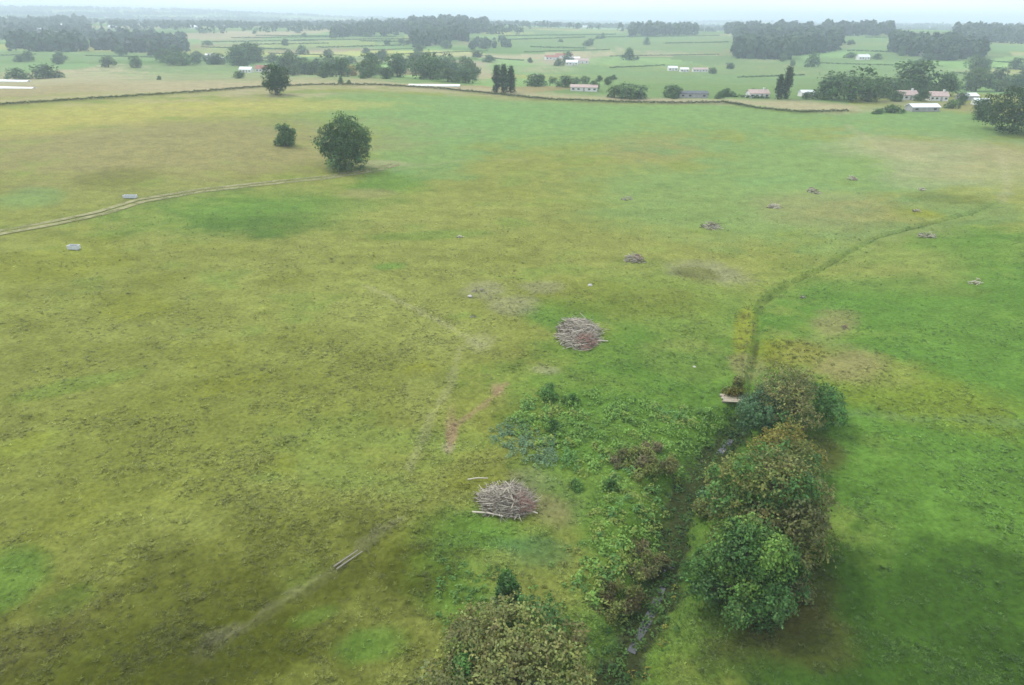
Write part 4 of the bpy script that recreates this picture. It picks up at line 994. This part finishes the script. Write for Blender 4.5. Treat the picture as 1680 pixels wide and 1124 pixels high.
clumps('undergrowth', [(830, 690), (880, 640), (960, 640), (1080, 655), (1190, 680), (1235, 690), (1180, 735), (1130, 790), (1100, 850), (1085, 930), (1040, 1010), (960, 1010), (930, 960), (970, 880), (990, 800), (930, 770), (900, 740)], 1.15, (.35, 1.2), (.45, .95), .30, 34,
       [(.12, .23, .045), (.15, .28, .05), (.18, .32, .06), (.21, .27, .055), (.12, .25, .06)], 61, 'lush rank green weeds covering the marshy ground beside the stream', 'undergrowth')
clumps('nettles', [(806, 700), (850, 690), (915, 715), (925, 770), (880, 765), (840, 735)], 3.4, (.3, .7), (.35, .7), .24, 24, [(.13, .22, .105), (.155, .25, .12)], 62, 'bluish green bed of nettles on the corner of the marsh', 'nettles')
clumps('undergrowth', [(690, 1000), (730, 950), (800, 930), (880, 930), (960, 890), (1000, 960), (960, 1010), (880, 1000), (800, 1010), (720, 1040)], 1.1, (.2, .6), (.3, .6), .26, 20, [(.09, .19, .036), (.12, .22, .042), (.17, .19, .04)], 63, 'patchy weeds on the slope behind the wide olive brown tree', 'undergrowth')
clumps('undergrowth', [(1010, 1124), (1060, 1040), (1100, 960), (1130, 960), (1120, 1030), (1090, 1124)], 1.6, (.2, .5), (.25, .5), .22, 18, [(.11, .19, .036), (.21, .22, .036), (.22, .20, .04)], 64, 'yellow green weeds along the stream bank in front of the dense green tree', 'undergrowth')
clumps('undergrowth', None, 9, (.15, .55), (.3, .6), .24, 18, [(.035, .085, .018), (.045, .105, .022), (.075, .15, .03)], 65, 'dark green growth crowding the stream gully', 'undergrowth', STREAM[:10], 1.35, (1091, 932, .7))
clumps('reeds', None, 1.5, (.10, .32), (.2, .5), .22, 12, [(.09, .20, .032), (.13, .24, .04), (.17, .24, .045)], 66, 'rough green growth lining the narrow ditch across the pasture', 'reeds', STREAM[9:-1], 1.0)
clumps('reeds', [(1205, 620), (1215, 500), (1245, 490), (1243, 560), (1232, 620)], 1.6, (.25, .5), (.2, .4), .22, 10, [(.17, .16, .03), (.15, .14, .045), (.11, .15, .03)], 67, 'yellow reeds on the bank of the ditch above the plank bridge', 'reeds')
clumps('undergrowth', [(1250, 560), (1300, 555), (1360, 580), (1380, 600), (1300, 610), (1250, 615)], 1.6, (.15, .4), (.25, .5), .22, 10, [(.16, .165, .025), (.12, .16, .03)], 68, 'yellow flowering weeds beyond the farthest tree of the stream row', 'undergrowth')

def tufts():
    rs = np.random.default_rng(5); n = 200000
    d = 26 * (240 / 26) ** rs.random(n); az = rs.uniform(-.86, .86, n)
    x = d * np.sin(az); y = d * np.cos(az)
    c = fbm(x / 7, y / 7, 3, 71) * .6 + fbm(x / 1.6, y / 1.6, 2, 72) * .5
    dens = sstep(.46, .74, c)
    sd_, st_ = seg_dist(x, y, STREAM); k = (rs.random(n) < (.06 + .94 * dens) * sstep(230, 70, d)) & (sd_ > .8)
    x = x[k]; y = y[k]; d = d[k]; n = len(x)
    z = z_ground(x, y) + (fbm(x / .9, y / .9, 3, 51) - .5) * .5 * sstep(160, 50, d) + (fbm(x / 6, y / 6, 2, 52) - .5) * .35 * sstep(300, 80, d)
    A_ = albedo(x, y) * rs.uniform(.75, 1.75, (n, 1))
    B_ = 6; s = rs.uniform(.10, .26, n) ** 1.0 * (1 + d / 220)
    li = np.repeat(np.arange(n), B_); N = len(li); a = rs.uniform(0, 6.283, N); ln = s[li] * rs.uniform(.6, 1.2, N); hh = ln * rs.uniform(.2, .55, N)
    ca, sa = np.cos(a), np.sin(a); wv = .30 * ln
    b0 = np.column_stack([x[li] - sa * wv, y[li] + ca * wv, z[li] - .02]); b1 = np.column_stack([x[li] + sa * wv, y[li] - ca * wv, z[li] - .02]); tip = np.column_stack([x[li] + ca * ln, y[li] + sa * ln, z[li] + hh])
    V = np.stack([b0, b1, tip], 1).reshape(-1, 3); cc = np.repeat(A_[li] * rs.uniform(.85, 1.15, (N, 1)), 3, 0)
    tag(link('grass', np_mesh('grass', V, np.arange(3 * N).reshape(N, 3), cc, M_LEAF)), 'tufts of rough grass scattered over the near pasture', 'grass', kind='stuff')
tufts()

# ------------------------------------------------------------------ haze: the air itself
m, n, l = nmat("air"); o_ = n.new('ShaderNodeOutputMaterial'); pv = n.new('ShaderNodeVolumePrincipled')
pv.inputs['Color'].default_value = (.74, .86, 1.0, 1); pv.inputs['Density'].default_value = .00031; pv.inputs['Anisotropy'].default_value = .0
l.new(pv.outputs[0], o_.inputs['Volume'])
mb = MB(); mb.box(0, 0, -60, 44000, 44000, 185); hz = mb.build('haze', m)
tag(hz, 'thin blue haze lying over the whole landscape', 'haze', kind='stuff')
